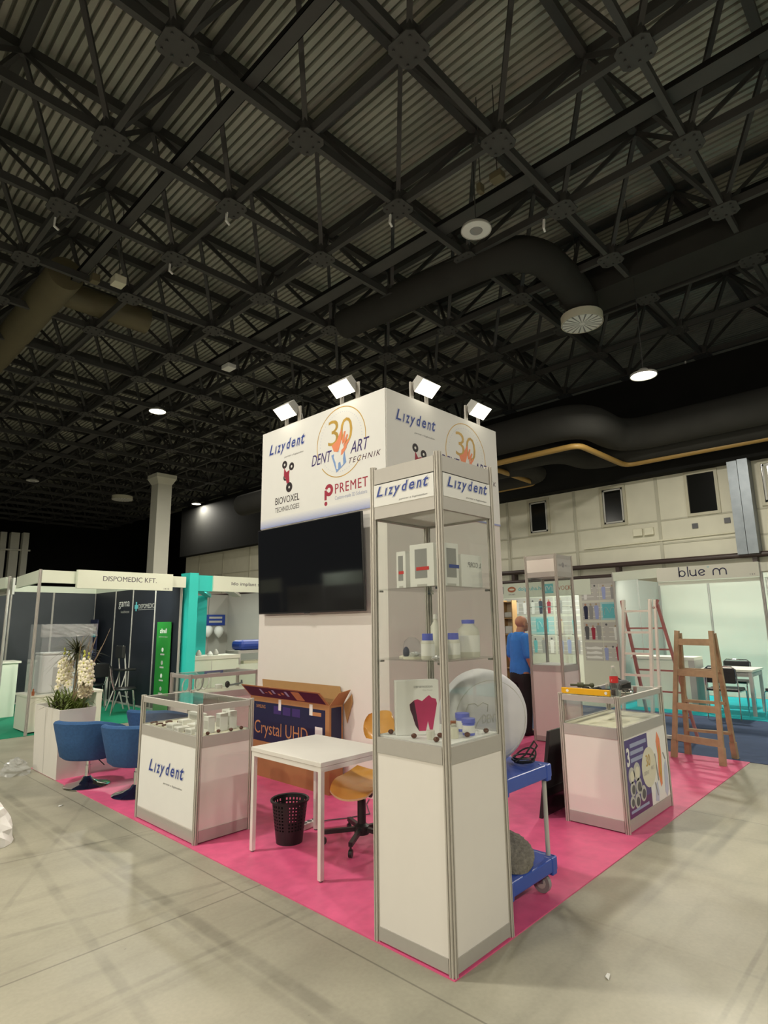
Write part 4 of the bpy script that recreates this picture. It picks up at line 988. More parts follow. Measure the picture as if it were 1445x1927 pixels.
# bags and scraps on the floor
def lump(nm, loc, r, mm, label, cat, seed, k=.2, sharp=True):
    random.seed(seed); vs_ = []; fs = []; n, m_ = 18, 9
    for i in range(m_+1):
        ph = PI/2*i/m_
        for j in range(n):
            th = 2*PI*j/n; q_ = 1+random.uniform(-k,k)*(1 if i else 0)
            vs_.append((r[0]*q_*math.sin(ph)*math.cos(th), r[1]*q_*math.sin(ph)*math.sin(th), 0 if i == m_ else r[2]*math.cos(ph)*(1+random.uniform(-k,k)*.5*(1 if i else 0))))
    for i in range(m_):
        for j in range(n): j2 = (j+1) % n; fs.append((i*n+j, (i+1)*n+j, (i+1)*n+j2, i*n+j2))
    return tag(MB().add(vs_, fs).build(nm, mm, smooth=not sharp, loc=loc), label, cat)
lump('plastic_bag', (-1.03,3.72,.001), (.22,.26,.31), 'bag', 'crumpled white plastic bag on the floor at the left edge', 'bag', 5, .10)
lump('plastic_bag', (-.20,5.95,.001), (.13,.15,.16), 'clearbag', 'crumpled clear plastic bag on the floor left of the planter', 'bag', 6, .22)
for x, y, lb in ((.476,-.509,'small white paper scrap on the concrete in the right foreground'), (-.30,4.25,'tiny white paper scrap on the concrete left of the stools')):
    tag(MB().add([(0,0,0),(.045,.012,.004),(.05,.028,.0),(.008,.02,.006)], [(0,1,2,3)]).add([(0,0,.002),(.045,.012,.006),(.05,.028,.002),(.008,.02,.008)], [(0,1,2,3)]).build('paper_scrap', 'paper', loc=(x,y,.001)), lb, 'paper scrap')

# =================================================================== CONTENTS OF THE LEFT COUNTER (deck 0.761)
random.seed(5)
ZL = .006+.756
def chestnut(x, y, z, label, group, r=.013):
    o = MB().ball((0,0,r*.82), (r,r*1.05,r*.82), 12, 8).build('chestnut', 'chest', smooth=True, loc=(x,y,z)); o.rotation_euler = (0,0,random.uniform(0,3)); return tag(o, label, 'chestnut', group)
GL = 'chestnuts in the left counter'
for x, y, lb in ((.145,2.475,'chestnut in the left counter, closest to its front post'), (.255,2.50,'chestnut in the left counter, second from the front post'), (.356,2.48,'chestnut in the left counter, third from the front post'), (.455,2.485,'chestnut in the left counter, at the right post'), (.085,2.70,'chestnut in the left counter between two low white boxes'), (.27,3.18,'chestnut lying far back in the left counter beside a tray')):
    chestnut(x, y, ZL, lb, GL, .016)
GB = 'white cartons in the left counter'
for x, y, sx, sy, h, rz, lb in (
  (.085,2.50,.045,.05,.115,.1,'narrow white carton in the left counter, against the front post'), (.205,2.56,.065,.06,.125,.15,'upright white carton in the left counter behind the first chestnuts'),
  (.325,2.57,.075,.06,.135,.1,'tall white carton in the left counter, middle of the row'), (.425,2.59,.07,.06,.14,.05,'tall white carton in the left counter, right of the middle one'),
  (.475,2.72,.05,.12,.165,0,'largest white carton in the left counter, at its right end'), (.12,2.64,.11,.09,.04,.1,'low pale box in the left counter beside the narrow carton'),
  (.10,2.80,.10,.09,.035,-.1,'low flat box in the left counter, second along the logo side'), (.10,2.94,.08,.10,.045,.1,'low cube-like box in the left counter, third along the logo side'),
  (.26,2.86,.10,.12,.035,.2,'flat pale tray in the middle of the left counter'), (.25,3.04,.08,.09,.05,.0,'small white box in the left counter behind the flat tray'), (.40,3.10,.05,.24,.085,0,'long white carton along the back of the left counter')):
    t = thing('carton', lb, 'carton', (x,y,ZL), rz, GB)
    MB().bbox((-sx/2,-sy/2,0), (sx/2,sy/2,h), .002).build('box_body', 'paper', t); MB().box((-sx/2-.0006,-sy*.38,h*.25), (-sx/2,sy*.38,h*.75)).build('print_label', 'lgrey', t)
for x, y, lb in ((.085,3.05,'brown dental model in the left counter, first of the row'), (.085,3.16,'brown dental model in the left counter, middle of the row'), (.09,3.27,'brown dental model in the left counter, last of the row'), (.19,3.20,'brown dental model in the left counter behind the row')):
    t = thing('dental_model', lb, 'dental model', (x,y,ZL), .4, 'dental models in the left counter')
    MB().lathe([(0,0),(.035,0),(.033,.014),(0,.016)], n=16).build('plaster_base', 'plast', t)
    b = MB()
    for k in range(8): a = PI*k/7-.3; b.ball((.024*math.cos(a),.024*math.sin(a),.020), .009, 8, 5)
    b.build('teeth', 'chest', t, True)
# things on the third counter
t = thing('cable_loops', 'rolled white cables lying in the third counter behind the left one', 'cable', (1.55,5.36,ZL))
for k, (dx, r_, dy) in enumerate(((-.06,.085,.0),(.07,.11,.02),(.16,.10,.06),(.27,.09,.1))):
    MB().tube([(dx+.02*math.sin(a*PI/10), dy+r_*math.cos(a*PI/10), r_+.006+r_*math.sin(a*PI/10)) for a in range(20)], .008, 6, True).build('loop', 'paper' if k != 2 else 'grey', t)
tag(MB().lathe([(0,0),(.05,0),(.052,.05),(.045,.055),(0,.056)], n=24).build('white_jar', 'paper', smooth=True, loc=(2.0,5.42,ZL)), 'round white jar in the third counter beside the cable loops', 'jar')
t = thing('holder', 'grey clamp arm with black head in the third counter', 'tool', (2.12,5.40,ZL))
MB().bar((0,0,.03), (.22,-.02,.05), .03, .02).bar((.21,-.02,.04), (.21,-.02,.09), .02, .015).build('arm', 'galv', t); MB().ball((0,0,.045), (.035,.03,.045), 10, 8).build('head', 'black', t, True)

# =================================================================== CONTENTS OF THE FRONT SHOWCASE
ZD, Z1, Z2 = .006+1.0035, .006+1.4065, .006+1.7895
GC = 'chestnuts on the deck of the front showcase'
for x, y, lb in ((.075,.445,'chestnut on the front showcase deck at its left post'), (.065,.27,'chestnut on the front showcase deck before the white picture box'), (.065,.12,'chestnut on the front showcase deck, left of the front post'), (.165,.175,'chestnut on the front showcase deck behind the small cup'), (.27,.075,'chestnut on the front showcase deck, right of the front post'), (.43,.065,'chestnut on the front showcase deck at its right post')):
    chestnut(x, y, ZD, lb, GC, .0155)
t = thing('picture_box', 'white box with a crimson tooth picture in the front showcase', 'box', (.055,.385,ZD), math.radians(-37))
MB().bbox((0,0,0), (.24,.06,.285), .002).build('box_body', 'paper', t)
pts = [(.075,.16),(.10,.18),(.12,.185),(.145,.175),(.17,.195),(.185,.205),(.20,.19),(.222,.185),(.228,.16),(.22,.12),(.21,.07),(.20,.02),(.185,.02),(.175,.07),(.163,.02),(.125,.02),(.105,.05),(.09,.10),(.078,.13)]
MB().prism(pts, (0,0,0), RR, UZ, .001).build('tooth_print', 'magenta', t)
MB().prism([(.075,.16),(.10,.178),(.11,.12),(.125,.02),(.105,.05),(.09,.10),(.078,.13)], (0,-.001,0), RR, UZ, .001).build('tooth_shadow_print', 'maroon', t)
text('lettering', 'ceramotion', 'grey', t, (.10,0,.245), RR, UZ, .105, .014); text('lettering', 'One Touch', 'lgrey', t, (.15,0,.228), RR, UZ, .055, .008)
tag(MB().ball((0,0,.022), (.035,.03,.024), 9, 6, .22).build('foil_ball', 'foil', loc=(.10,.40,ZD)), 'crumpled foil on the front showcase deck near the left post', 'foil')
def cup(x, y, z, r, h, mm, lb, nm='cup', ct='cup'): return tag(MB().lathe([(0,0),(r*.92,0),(r,h*.1),(r,h*.9),(r*.9,h),(r*.6,h)]+[(0,h)], n=24).build(nm, mm, smooth=True, loc=(x,y,z)), lb, ct)
cup(.10,.185,ZD,.022,.045,'milky','small milky cup on the front showcase deck before the picture box')
cup(.205,.115,ZD,.026,.052,'plast','cream plaster cup on the front showcase deck by the front post')
def jar(x, y, z, r, h, lb, lidr=1.0, group=None, mm='milky'):
    t = thing('jar', lb, 'jar', (x,y,z), 0, group)
    MB().lathe([(0,0),(r*.95,0),(r,.004),(r,h*.66),(r*.88,h*.74),(0,h*.74)], n=28).build('body', mm, t, True)
    MB().lathe([(0,h*.72),(r*lidr,h*.72),(r*lidr*1.02,h*.76),(r*lidr,h),(0,h)], n=28).build('lid', 'bluecap', t, True)
    MB().lathe([(r*1.01,h*.15),(r*1.01,h*.6)], n=28).build('paper_label', 'paper', t, True)
jar(.325,.105,ZD,.033,.085,'front one of the two low jars with violet-blue lids in the showcase',1.1,'violet-blue lidded jars on the showcase deck','bluecap')
jar(.40,.20,ZD,.036,.095,'rear one of the two low jars with violet-blue lids in the showcase',1.1,'violet-blue lidded jars on the showcase deck','bluecap')
t = thing('dental_model', 'small plaster jaw model on the front showcase deck by the glass', 'dental model', (.44,.30,ZD))
MB().lathe([(0,0),(.038,0),(.036,.02),(0,.022)], n=16).build('plaster_base', 'plast', t)
b = MB(); [b.ball((.026*math.cos(PI*k/7),.026*math.sin(PI*k/7),.026), .010, 8, 5) for k in range(8)]; b.build('teeth', 'brownlogo', t, True)
jar(.095,.185,Z1,.036,.135,'white bottle with blue cap left of the front post, middle shelf',.8,'blue capped bottles on the middle shelf')
jar(.255,.135,Z1,.037,.135,'white bottle with blue cap right of the front post, middle shelf',.8,'blue capped bottles on the middle shelf')
t = thing('canister', 'large white canister with blue cap on the middle showcase shelf', 'canister', (.385,.125,Z1))
MB().lathe([(0,0),(.058,0),(.062,.01),(.062,.13),(.057,.155),(.035,.178),(.034,.185),(0,.185)], n=32).build('body', 'milky', t, True)
MB().lathe([(0,.184),(.036,.184),(.037,.205),(0,.207)], n=28).build('cap', 'bluecap', t, True); MB().lathe([(.0625,.03),(.0625,.12)], n=32).build('paper_label', 'paper', t, True)
t = thing('tall_bottle', 'tall slim white bottle at the back of the middle shelf', 'bottle', (.36,.34,Z1))
MB().lathe([(0,0),(.028,0),(.03,.01),(.03,.17),(.012,.20),(.012,.215)]+[(0,.215)], n=24).build('body', 'milky', t, True); MB().lathe([(0,.214),(.013,.214),(.011,.24),(0,.242)], n=16).build('cap', 'paper', t, True)
tag(MB().lathe([(0,0),(.05,0),(.05,.006),(.042,.009),(0,.009)], n=24).build('plaster_disc', 'plast', loc=(.20,.42,Z1)), 'flat plaster disc on the middle shelf near the left post', 'disc')
t = thing('face_shield', 'clear domed shield on a white stand, middle showcase shelf', 'shield', (.10,.30,Z1))
MB().lathe([(.052,.012),(.052,.06),(.042,.095),(.02,.113),(0,.116)], n=28).build('dome', 'acryl', t, True); MB().lathe([(0,0),(.05,0),(.05,.012),(0,.014)], n=28).build('stand', 'plast', t)
MB().ball((-.015,.03,.035), (.018,.018,.03), 10, 8).build('insert', 'navy', t, True); MB().ball((.01,-.01,.025), (.03,.03,.014), 10, 6, .2).build('cast_part', 'foil', t)
tag(MB().ball((0,0,.012), (.025,.02,.013), 9, 6, .2).build('metal_casting', 'foil', loc=(.07,.11,Z1)), 'small metal casting on the middle shelf behind the front post', 'casting')
def dev_box(x, y, w_, d, h, rz, lb, strip, side):
    t = thing('product_box', lb, 'box', (x,y,Z2), rz, 'white product boxes on the top showcase shelf')
    MB().bbox((0,0,0), (w_,d,h), .003).build('box_body', 'paper', t)
    f = (-.001, 0) if side == 'L' else (0, -.001)
    if side == 'L':
        MB().box((-.001,d*.28,h*.2), (0,d*.78,h*.88)).build('grey_window', 'grey', t); MB().box((-.0022,d*.2,h*.38), (-.001,d*.72,h*.46)).build('colour_strip', strip, t); MB().box((-.001,d*.3,0.002), (0,d*.7,h*.06)).build('colour_strip', 'lgrey', t)
    else:
        MB().box((w_*.3,-.001,h*.2), (w_*.85,0,h*.88)).build('grey_window', 'grey', t); MB().box((w_*.42,-.0022,h*.42), (w_*1.0,-.001,h*.5)).build('colour_strip', strip, t); MB().box((w_*.3,-.001,.002), (w_*.8,0,h*.06)).build('colour_strip', 'lgrey', t)
dev_box(.05,.09,.08,.17,.232,0,'white box with grey window and red strip, left of the front post','red','L')
dev_box(.06,.30,.06,.07,.205,0,'slim dark and red edged white box nearest the left post','red','L')
dev_box(.07,.055,.14,.10,.232,math.radians(-4),'white box with grey window and blue strip, right of the post','logoblue','R')
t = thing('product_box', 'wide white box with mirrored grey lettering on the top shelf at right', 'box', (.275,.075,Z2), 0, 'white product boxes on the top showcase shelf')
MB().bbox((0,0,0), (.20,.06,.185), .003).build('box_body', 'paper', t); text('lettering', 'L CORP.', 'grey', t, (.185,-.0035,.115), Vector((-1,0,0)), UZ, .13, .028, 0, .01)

# =================================================================== ON THE RIGHT COUNTER (top 0.995)
ZR = .006+.9905
t = thing('spirit_level', 'yellow spirit level lying along the edge of the right counter', 'spirit level', (2.375,.20,ZR+.004))
MB().bbox((0,0,0), (.024,.415,.048), .003).build('bar', 'yellow', t)
for y in (.03,.36): MB().cyl((-.001,y,.024), (.025,y,.024), .012, n=16).build('vial', 'paper', t)
MB().box((.004,.18,.04), (.02,.235,.0495)).build('vial', 'bottleg', t)
t = thing('cola_bottle', 'cola bottle with red label on the right counter corner', 'bottle', (2.47,.195,ZR))
MB().lathe([(0,.004),(.022,0),(.032,.012),(.031,.03),(.026,.06),(.031,.09),(.033,.13),(.030,.165),(.014,.205),(.0125,.215),(.0125,.222)], n=28).build('bottle_body', 'bottleg', t, True)
MB().lathe([(0,.006),(.028,.008),(.029,.03),(.0245,.055),(0,.056)], n=28).build('drink', 'cola', t, True)
MB().lathe([(.0318,.105),(.0338,.13),(.0332,.155)], n=28).build('label_wrap', 'red', t, True); MB().lathe([(0,.236),(.014,.236),(.0145,.22),(.0,.22)], n=20).build('cap', 'lgrey', t, True)
text('lettering', 'cola', 'paper', t, (-.028,.014,.118), Vector((.6,-.8,0)), UZ, .034, .022, .3, 0, .001, .012)
tag(MB().lathe([(.016,.055),(.018,.055),(.017,.002),(0,.002),(0,.0),(.018,0),(.02,.055),(.018,.057)], n=24).build('small_glass', 'bottleg', smooth=True, loc=(2.425,.15,ZR)), 'small clear glass between the spirit level and cola bottle', 'glass')
t = thing('tape_roll', 'black roll of tape on the far end of the right counter', 'tape roll', (3.10,.40,ZR))
MB().lathe([(.05,0),(.085,0),(.085,.05),(.05,.05),(.05,0)], n=32).build('roll', 'black', t, True); MB().tube([(.09*math.cos(a*.3),.09*math.sin(a*.3),.03+.05*math.sin(a*.5)) for a in range(12)], .008, 6).build('loose_end', 'black', t)
for nm, x, y, rz, lb in (('pliers',2.86,.50,.3,'pliers with dark grips behind the spirit level'), ('pliers',2.75,.36,-.5,'second pair of pliers, nearer the cola bottle')):
    t = thing(nm, lb, 'pliers', (x,y,ZR+.012), rz, 'hand tools on the right counter')
    for s in (-1,1): MB().tube([(.02,s*.004,0),(-.03,s*.018,0),(-.10,s*.022,.004),(-.15,s*.03,.006)], .009, 6).build('handle', 'black', t, True)
    MB().bar((.01,0,0), (.07,0,0), .022, .012).build('jaw', 'galv', t)
for x, y, rz, lb in ((2.80,.62,.9,'screwdriver with dark handle at the back of the right counter'), (2.60,.48,.5,'screwdriver right behind the spirit level')):
    t = thing('screwdriver', lb, 'screwdriver', (x,y,ZR+.014), rz, 'hand tools on the right counter')
    MB().cyl((-.10,0,0), (0,0,0), .013, n=10).build('handle', 'black', t, True); MB().cyl((0,0,0), (.12,0,-.004), .004, n=8).build('blade', 'galv', t)
t = thing('drill', 'small dark drill among the tools on the right counter', 'drill', (2.95,.33,ZR))
MB().cyl((-.07,0,.06), (.08,0,.06), .026, .02, 14).build('motor_housing', 'dgrey', t, True); MB().cyl((.08,0,.06), (.12,0,.06), .014, n=12).build('chuck', 'galv', t); MB().bar((-.05,0,.05), (-.06,0,.0), .03, .04).build('grip', 'black', t)
random.seed(9)
for k in range(14):
    o = MB().cyl((-.022,0,.011), (.022,0,.011), .009, n=8).cyl((.0,0,.011), (.0,.02,.011), .006, n=6).build('metal_fitting', 'chrome', loc=(2.62+.16*random.random(), .18+.16*random.random(), ZR+.004*(k%3)))
    o.rotation_euler = (0,0,random.uniform(0,6)); tag(o, 'small shiny metal fitting in the pile right of the cola bottle', 'fitting', 'metal fittings piled on the right counter')
o = MB().cyl((-.09,0,.03), (.09,.02,.03), .01, n=8).cyl((-.02,0,.03), (.03,0,.03), .022, n=12).ball((-.09,0,.03), .022, 10, 6).build('clamp_tool', 'leafd', smooth=True, loc=(2.72,.60,ZR+.012)); o.rotation_euler = (0,0,1.9); tag(o, 'olive clamp tool standing out above the other tools', 'tool')

# =================================================================== LADDERS
def v3(a, b, f): return tuple(a[i]*(1-f)+b[i]*f for i in range(3))
t = thing('wooden_ladder', 'weathered wooden double ladder standing at the carpet edge', 'ladder', (0,0,0))
FLf, FRf, BLf, BRf = (5.235,.72,CZ), (5.12,.175,CZ), (5.50,.645,CZ), (5.60,.165,CZ)
FLt, FRt = (5.30,.565,1.46), (5.20,.165,1.46); BLt, BRt = (5.335,.552,1.43), (5.235,.15,1.43)
for nm, a, b_ in (('front_rail',FLf,FLt),('front_rail',FRf,FRt),('rear_rail',BLf,BLt),('rear_rail',BRf,BRt)):
    r_ = MB().bar(a, b_, .05, .035, (1,-.2,0)).build(nm, 'wood', t)
    MB().bar(a, v3(a,b_,.13), .062, .05, (1,-.2,0)).build('foot_block', 'wood', r_)
for f in (.155,.40,.665,.91): MB().bar(v3(FLf,FLt,f), v3(FRf,FRt,f), .075, .022, (1,-.2,0)).build('rung', 'wood', t)
for f in (.20,.44,.70): MB().bar(v3(BLf,BLt,f), v3(BRf,BRt,f), .06, .03, (0,0,1)).build('rung', 'wood', t)
t = thing('aluminium_ladder', 'tall aluminium and red double ladder behind the right counter', 'ladder', (0,0,0))
cz = .006
AL, AR, ALt, ARt = (5.86,1.56,cz), (5.86,1.17,cz), (6.02,1.46,1.87), (6.02,1.10,1.87)
for a, b_ in ((AL,ALt),(AR,ARt)): MB().bar(a, b_, .035, .06, (1,0,0)).build('front_rail', 'ladalu', t)
MB().bar((5.95,1.09,cz), (6.05,1.045,1.86), .03, .045, (1,0,0)).build('inner_rail', 'ladalu', t)
for f in (.14,.30,.455,.607,.76,.915): MB().bar(v3(AL,ALt,f), v3(AR,ARt,f), .03, .035, (1,0,0)).build('rung', 'ladalu', t)
BL_, BR_, BLt_, BRt_ = (6.50,1.42,cz), (6.45,.80,cz), (6.06,1.49,1.80), (6.08,1.03,1.80)
for a, b_ in ((BL_,BLt_),(BR_,BRt_)): MB().bar(a, b_, .03, .05, (1,0,0)).build('rear_rail', 'ladred', t)
for f in (.16,.34,.5,.66,.82): MB().bar(v3(BL_,BLt_,f), v3(BR_,BRt_,f), .022, .022, (1,0,0)).build('rear_rung', 'ladred', t)
MB().bar((6.32,1.5,cz+.03), (6.24,.80,cz+.03), .05, .04).bar((6.24,.80,cz+.03), (6.24,.84,cz+.03), .07, .06).build('foot_bar', 'ladalu', t)
MB().bar((6.02,1.47,1.74), (6.06,1.50,1.86), .05, .03).build('hinge', 'ladred', t); MB().bar((6.04,1.06,1.74), (6.08,1.02,1.86), .05, .03).build('hinge', 'ladred', t)

# =================================================================== PERSON
def skin(name, pts, edges, root, mm, par, sub=2):
    me = bpy.data.meshes.new(name); me.from_pydata([p[:3] for p in pts], edges, []); o = bpy.data.objects.new(name, me); COL.objects.link(o); o.parent = par
    me.materials.append(MT[mm]); md = o.modifiers.new('skin', 'SKIN'); md.use_smooth_shade = True
    for i, p in enumerate(pts):
        sv = me.skin_vertices[0].data[i]; sv.radius = (p[3], p[4] if len(p) > 4 else p[3]); sv.use_root = (i == root)
    s_ = o.modifiers.new('sub', 'SUBSURF'); s_.levels = sub; s_.render_levels = sub
    return o
per = thing('person', 'bald person in blue t-shirt and black trousers looking down', 'person', (5.37,2.80,CZ), math.radians(-24))
# local: +x forward, +y left, z up; overlapping tapered volumes fused into one continuous skin by a voxel remesh
def fused(name, mb, mm, par, vox=.008, it=6):
    o = mb.build(name, mm, par, True)
    r_ = o.modifiers.new('fuse', 'REMESH'); r_.mode = 'VOXEL'; r_.voxel_size = vox; r_.use_smooth_shade = True
    sm_ = o.modifiers.new('soften', 'SMOOTH'); sm_.iterations = it; sm_.factor = .5
    return o
def limb(mb, pts, n=16):   # (x,y,z,r) chain of tapered rounded segments
    for a, b_ in zip(pts, pts[1:]): mb.cyl(a[:3], b_[:3], a[3], b_[3], n)
    for p in pts: mb.ball(p[:3], p[3], n, 10)
    return mb
def stack(mb, secs, n=24):  # closed elliptical loft (x,y,z,rx,ry)
    vs_ = []; fs = []
    for x, y, z, rx, ry in secs:
        for k in range(n): vs_.append((x+rx*math.cos(2*PI*k/n), y+ry*math.sin(2*PI*k/n), z))
    for i in range(len(secs)-1):
        for k in range(n): k2 = (k+1) % n; fs.append((i*n+k, i*n+k2, (i+1)*n+k2, (i+1)*n+k))
    fs += [tuple(range(n-1,-1,-1)), tuple((len(secs)-1)*n+k for k in range(n))]
    return mb.add(vs_, fs)
b = MB()
stack(b, [(0,0,.84,.09,.13),(.0,0,.98,.12,.16),(.03,0,1.12,.125,.16),(.02,0,1.26,.115,.175),(.01,0,1.37,.08,.15),(.015,0,1.42,.05,.07)])
limb(b, [(.015,0,1.38,.058),(.04,0,1.47,.055)])
HB = Vector((.075,0,1.545))      # head tipped forward
b.ball(HB+Vector((-.012,0,.035)), (.098,.077,.088), 20, 14); b.ball(HB+Vector((.035,0,-.035)), (.062,.058,.072), 18, 12)
b.ball(HB+Vector((.098,0,-.012)), (.018,.014,.024), 10, 8); b.ball(HB+Vector((.072,0,-.082)), (.028,.03,.022), 10, 8)
for s in (1,-1): b.ball(HB+Vector((-.005,s*.078,-.005)), (.018,.010,.032), 10, 8)
for s in (1,-1):
    limb(b, [(.01,s*.17,1.345,.062),(.005,s*.215,1.10,.045),(.0,s*.222,1.07,.043),(.075,s*.222,.875,.03),(.092,s*.222,.83,.026)])
    b.ball((.105,s*.222,.785), (.034,.02,.048), 12, 8)
    for dx, L_ in ((.032,.066),(.012,.074),(-.006,.07),(-.022,.055)): limb(b, [(.108+dx,s*.222,.75,.0095),(.112+dx,s*.218,.75-L_*.5,.009),(.104+dx,s*.212,.75-L_,.008)], 8)
    limb(b, [(.135,s*.215,.80,.011),(.155,s*.205,.765,.010),(.158,s*.20,.735,.009)], 8)
    limb(b, [(0,s*.085,.86,.095),(.02,s*.09,.50,.06),(.0,s*.095,.10,.042),(.08,s*.105,.045,.035)])
fused('body', b, 'skin', per, .0065, 4)
b = stack(MB(), [(0,0,.83,.135,.175),(.01,0,.92,.145,.182),(.035,0,1.05,.15,.182),(.03,0,1.18,.14,.186),(.015,0,1.32,.115,.185),(.01,0,1.40,.085,.12),(.015,0,1.435,.064,.072)])
for s in (1,-1): limb(b, [(.01,s*.165,1.345,.078),(.006,s*.205,1.20,.072),(.003,s*.214,1.11,.068)])
fused('t_shirt', b, 'shirt', per, .009, 5)
b = stack(MB(), [(0,0,.72,.125,.165),(0,0,.80,.14,.175),(0,0,.93,.13,.165)])
for s in (1,-1): limb(b, [(.0,s*.088,.80,.105),(.025,s*.095,.48,.085),(.0,s*.10,.12,.073),(.0,s*.10,.07,.07)])
fused('trousers', b, 'trousers', per, .01, 5)
for s in (1,-1): MB().bbox((-.08,s*.105-.045,0), (.19,s*.105+.045,.075), .025).build('shoe', 'black', per, True)
for s in (1,-1): MB().ball(HB+Vector((.082,s*.028,.012)), (.008,.011,.007), 8, 6).build('eye', 'dgrey', per, True)
MB().bar(HB+Vector((.092,-.022,-.058)), HB+Vector((.092,.022,-.058)), .008, .006).build('mouth', 'crimson', per)

# =================================================================== STAND AT LEFT (dark, with green carpet)
GZ = .007
def part(mb, nm, mm, par): return mb.build(nm, mm, par)
ds = thing('exhibition_stand', 'dark panelled stand with white fascia sign on green carpet', 'exhibition stand', (0,0,GZ))
for x, y in ((.58,8.45),(.60,10.2),(1.30,12.78),(2.14,12.78),(3.06,12.78),(3.06,11.6),(3.06,10.7),(3.06,9.66),(3.06,8.62),(.60,12.78)):
    MB().post(x, y, 0, 2.5, .022).build('post', 'alurail', ds)
for x0, x1 in ((-.5,.58),(.62,1.28),(1.32,2.12),(2.16,3.04)): MB().box((x0,12.77,.03), (x1,12.79,2.36)).build('back_panel', 'litback', ds)
for y0, y1 in ((8.64,9.64),(9.68,10.68),(10.72,11.58),(11.62,12.76)): MB().box((3.05,y0,.03), (3.07,y1,2.36)).build('side_panel', 'navypanel', ds)
for bx in (((-.5,12.75,2.36),(3.04,12.80,2.5)), ((3.04,8.64,2.36),(3.09,12.76,2.5)), ((.60,8.43,2.29),(3.04,8.47,2.49)), ((.56,10.3,2.29),(.60,12.76,2.49))):
    MB().box(*bx).build('fascia_rail', 'greenwhite', ds)
for bx in (((3.02,8.64,0),(3.05,12.76,.03)), ((.6,12.74,0),(3.04,12.77,.03))): MB().box(*bx).build('floor_rail', 'alurail', ds)
sb = MB().box((1.10,8.34,2.215), (2.735,8.42,2.515)).build('sign_board', 'greenwhite', ds)
text('lettering', 'DISPOMEDIC KFT.', 'dgrey', sb, (1.50,8.34,2.345), RR, UZ, .93, .085, 0, .012)
text('lettering', '141B', 'dgrey', sb, (2.57,8.34,2.235), RR, UZ, .10, .03)
sx = 3.049
text('wall_lettering', 'gama', 'paper', ds, (sx,11.42,1.96), RL, UZ, .56, .16, 0, .0); text('wall_lettering', 'healthcare', 'lgrey', ds, (sx,11.28,1.87), RL, UZ, .42, .06)
MB().prism([(0,.05),(.05,.05),(.05,0),(.10,0),(.10,.05),(.15,.05),(.15,.13),(.10,.13),(.10,.19),(.05,.19),(.05,.13),(0,.13)], (sx,10.60,1.90), RL, UZ, .003).build('cross_emblem', 'tealprint', ds)
text('wall_lettering', 'DISPOMEDIC', 'lgrey', ds, (sx,10.42,1.95), RL, UZ, .72, .09, 0, .005)
MB().prism(rect(0,0,.72,.006), (sx,10.42,1.92), RL, UZ, .003).build('underline', 'lgrey', ds)
MB().bar((.58,8.47,2.39), (.73,10.2,2.39), .04, .2).build('fascia_rail', 'greenwhite', ds)
sg = MB().box((.70,10.38,2.19), (.74,12.2,2.49)).build('sign_board', 'standg', ds)
text('lettering', 'KFT.', 'dgrey', sg, (.70,11.42,2.31), RL, UZ, .34, .085, 0, .012); text('lettering', '141', 'dgrey', sg, (.70,10.85,2.22), RL, UZ, .09, .03)
area('stand_light', (1.8,8.9,2.45), (1.9,11.5,.4), 1.6, STAND_W*.8, (.93,1.0,.86), 'RECTANGLE', .06)
MB().box((.9,8.52,2.40), (2.7,8.58,2.43)).build('led_strip', 'led', ds)
# banners inside it
gb = thing('roll_up_banner', 'tall green banner with white lettering by the turquoise column', 'banner', (3.0,8.86,GZ))
MB().bbox((0,0,0), (.02,.56,1.665), .004).build('banner_panel', 'greenb', gb)
text('lettering', 'clinell', 'paper', gb, (0,.42,1.45), RL, UZ, .27, .09, 0, .02); text('lettering', 'universal wipes', 'lgrey', gb, (0,.46,1.36), RL, UZ, .36, .04)
for k in range(4):
    z = 1.14-.24*k
    MB().prism(circ(.28,z,.04), (0,.56,0), RL, UZ, .002).build('picture', 'lgrey' if k % 2 else 'paper', gb); MB().prism(rect(.2,z-.10,.36,z-.07), (0,.56,0), RL, UZ, .002).build('caption_bar', 'lgrey', gb)
nb = thing('roll_up_banner', 'narrow navy blue banner in the corner of the dark stand', 'banner', (2.92,12.2,GZ))
MB().bbox((0,0,0), (.02,.42,1.75), .004).build('banner_panel', 'navy', nb)
MB().prism(rect(.08,1.5,.34,1.58), (0,.42,0), RL, UZ, .002).build('picture', 'lgrey', nb); MB().prism(rect(.08,1.36,.34,1.43), (0,.42,0), RL, UZ, .002).build('picture', 'tealprint', nb)
for k in range(3): MB().prism(rect(.14,1.0-.22*k,.28,1.07-.22*k), (0,.42,0), RL, UZ, .002).build('picture', 'periw', nb)
# plinth, case, machine
pl = thing('display_plinth', 'low white plinth with open shelf under the acrylic case', 'plinth', (.62,8.56,GZ))
MB().box((0,0,.53), (1.10,.72,.56)).build('top_board', 'standw', pl); MB().box((.01,.01,.02), (.35,.70,.53)).build('cabinet', 'standw', pl); MB().box((1.0,.01,.02), (1.09,.70,.53)).build('side_board', 'standw', pl); MB().box((.35,.68,.02), (1.0,.70,.53)).build('back_board', 'standw', pl)
MB().tube([(.45,.1,.02),(.46,.08,.2),(.43,.06,.35),(.5,.05,.45)], .01, 6).build('cable', 'paper', pl)
ac = thing('acrylic_case', 'tall clear acrylic case covered with plastic film on the plinth', 'display case', (.73,8.60,GZ+.56))
for bx in (((0,0,0),(.006,.62,1.08)), ((.77,0,0),(.776,.62,1.08)), ((.006,0,0),(.77,.006,1.08)), ((.006,.614,0),(.77,.62,1.08)), ((0,0,1.08),(.776,.62,1.086))): MB().box(*bx).build('acrylic_pane', 'acryl', ac)
random.seed(4); b = MB(); vs_ = []; fs = []
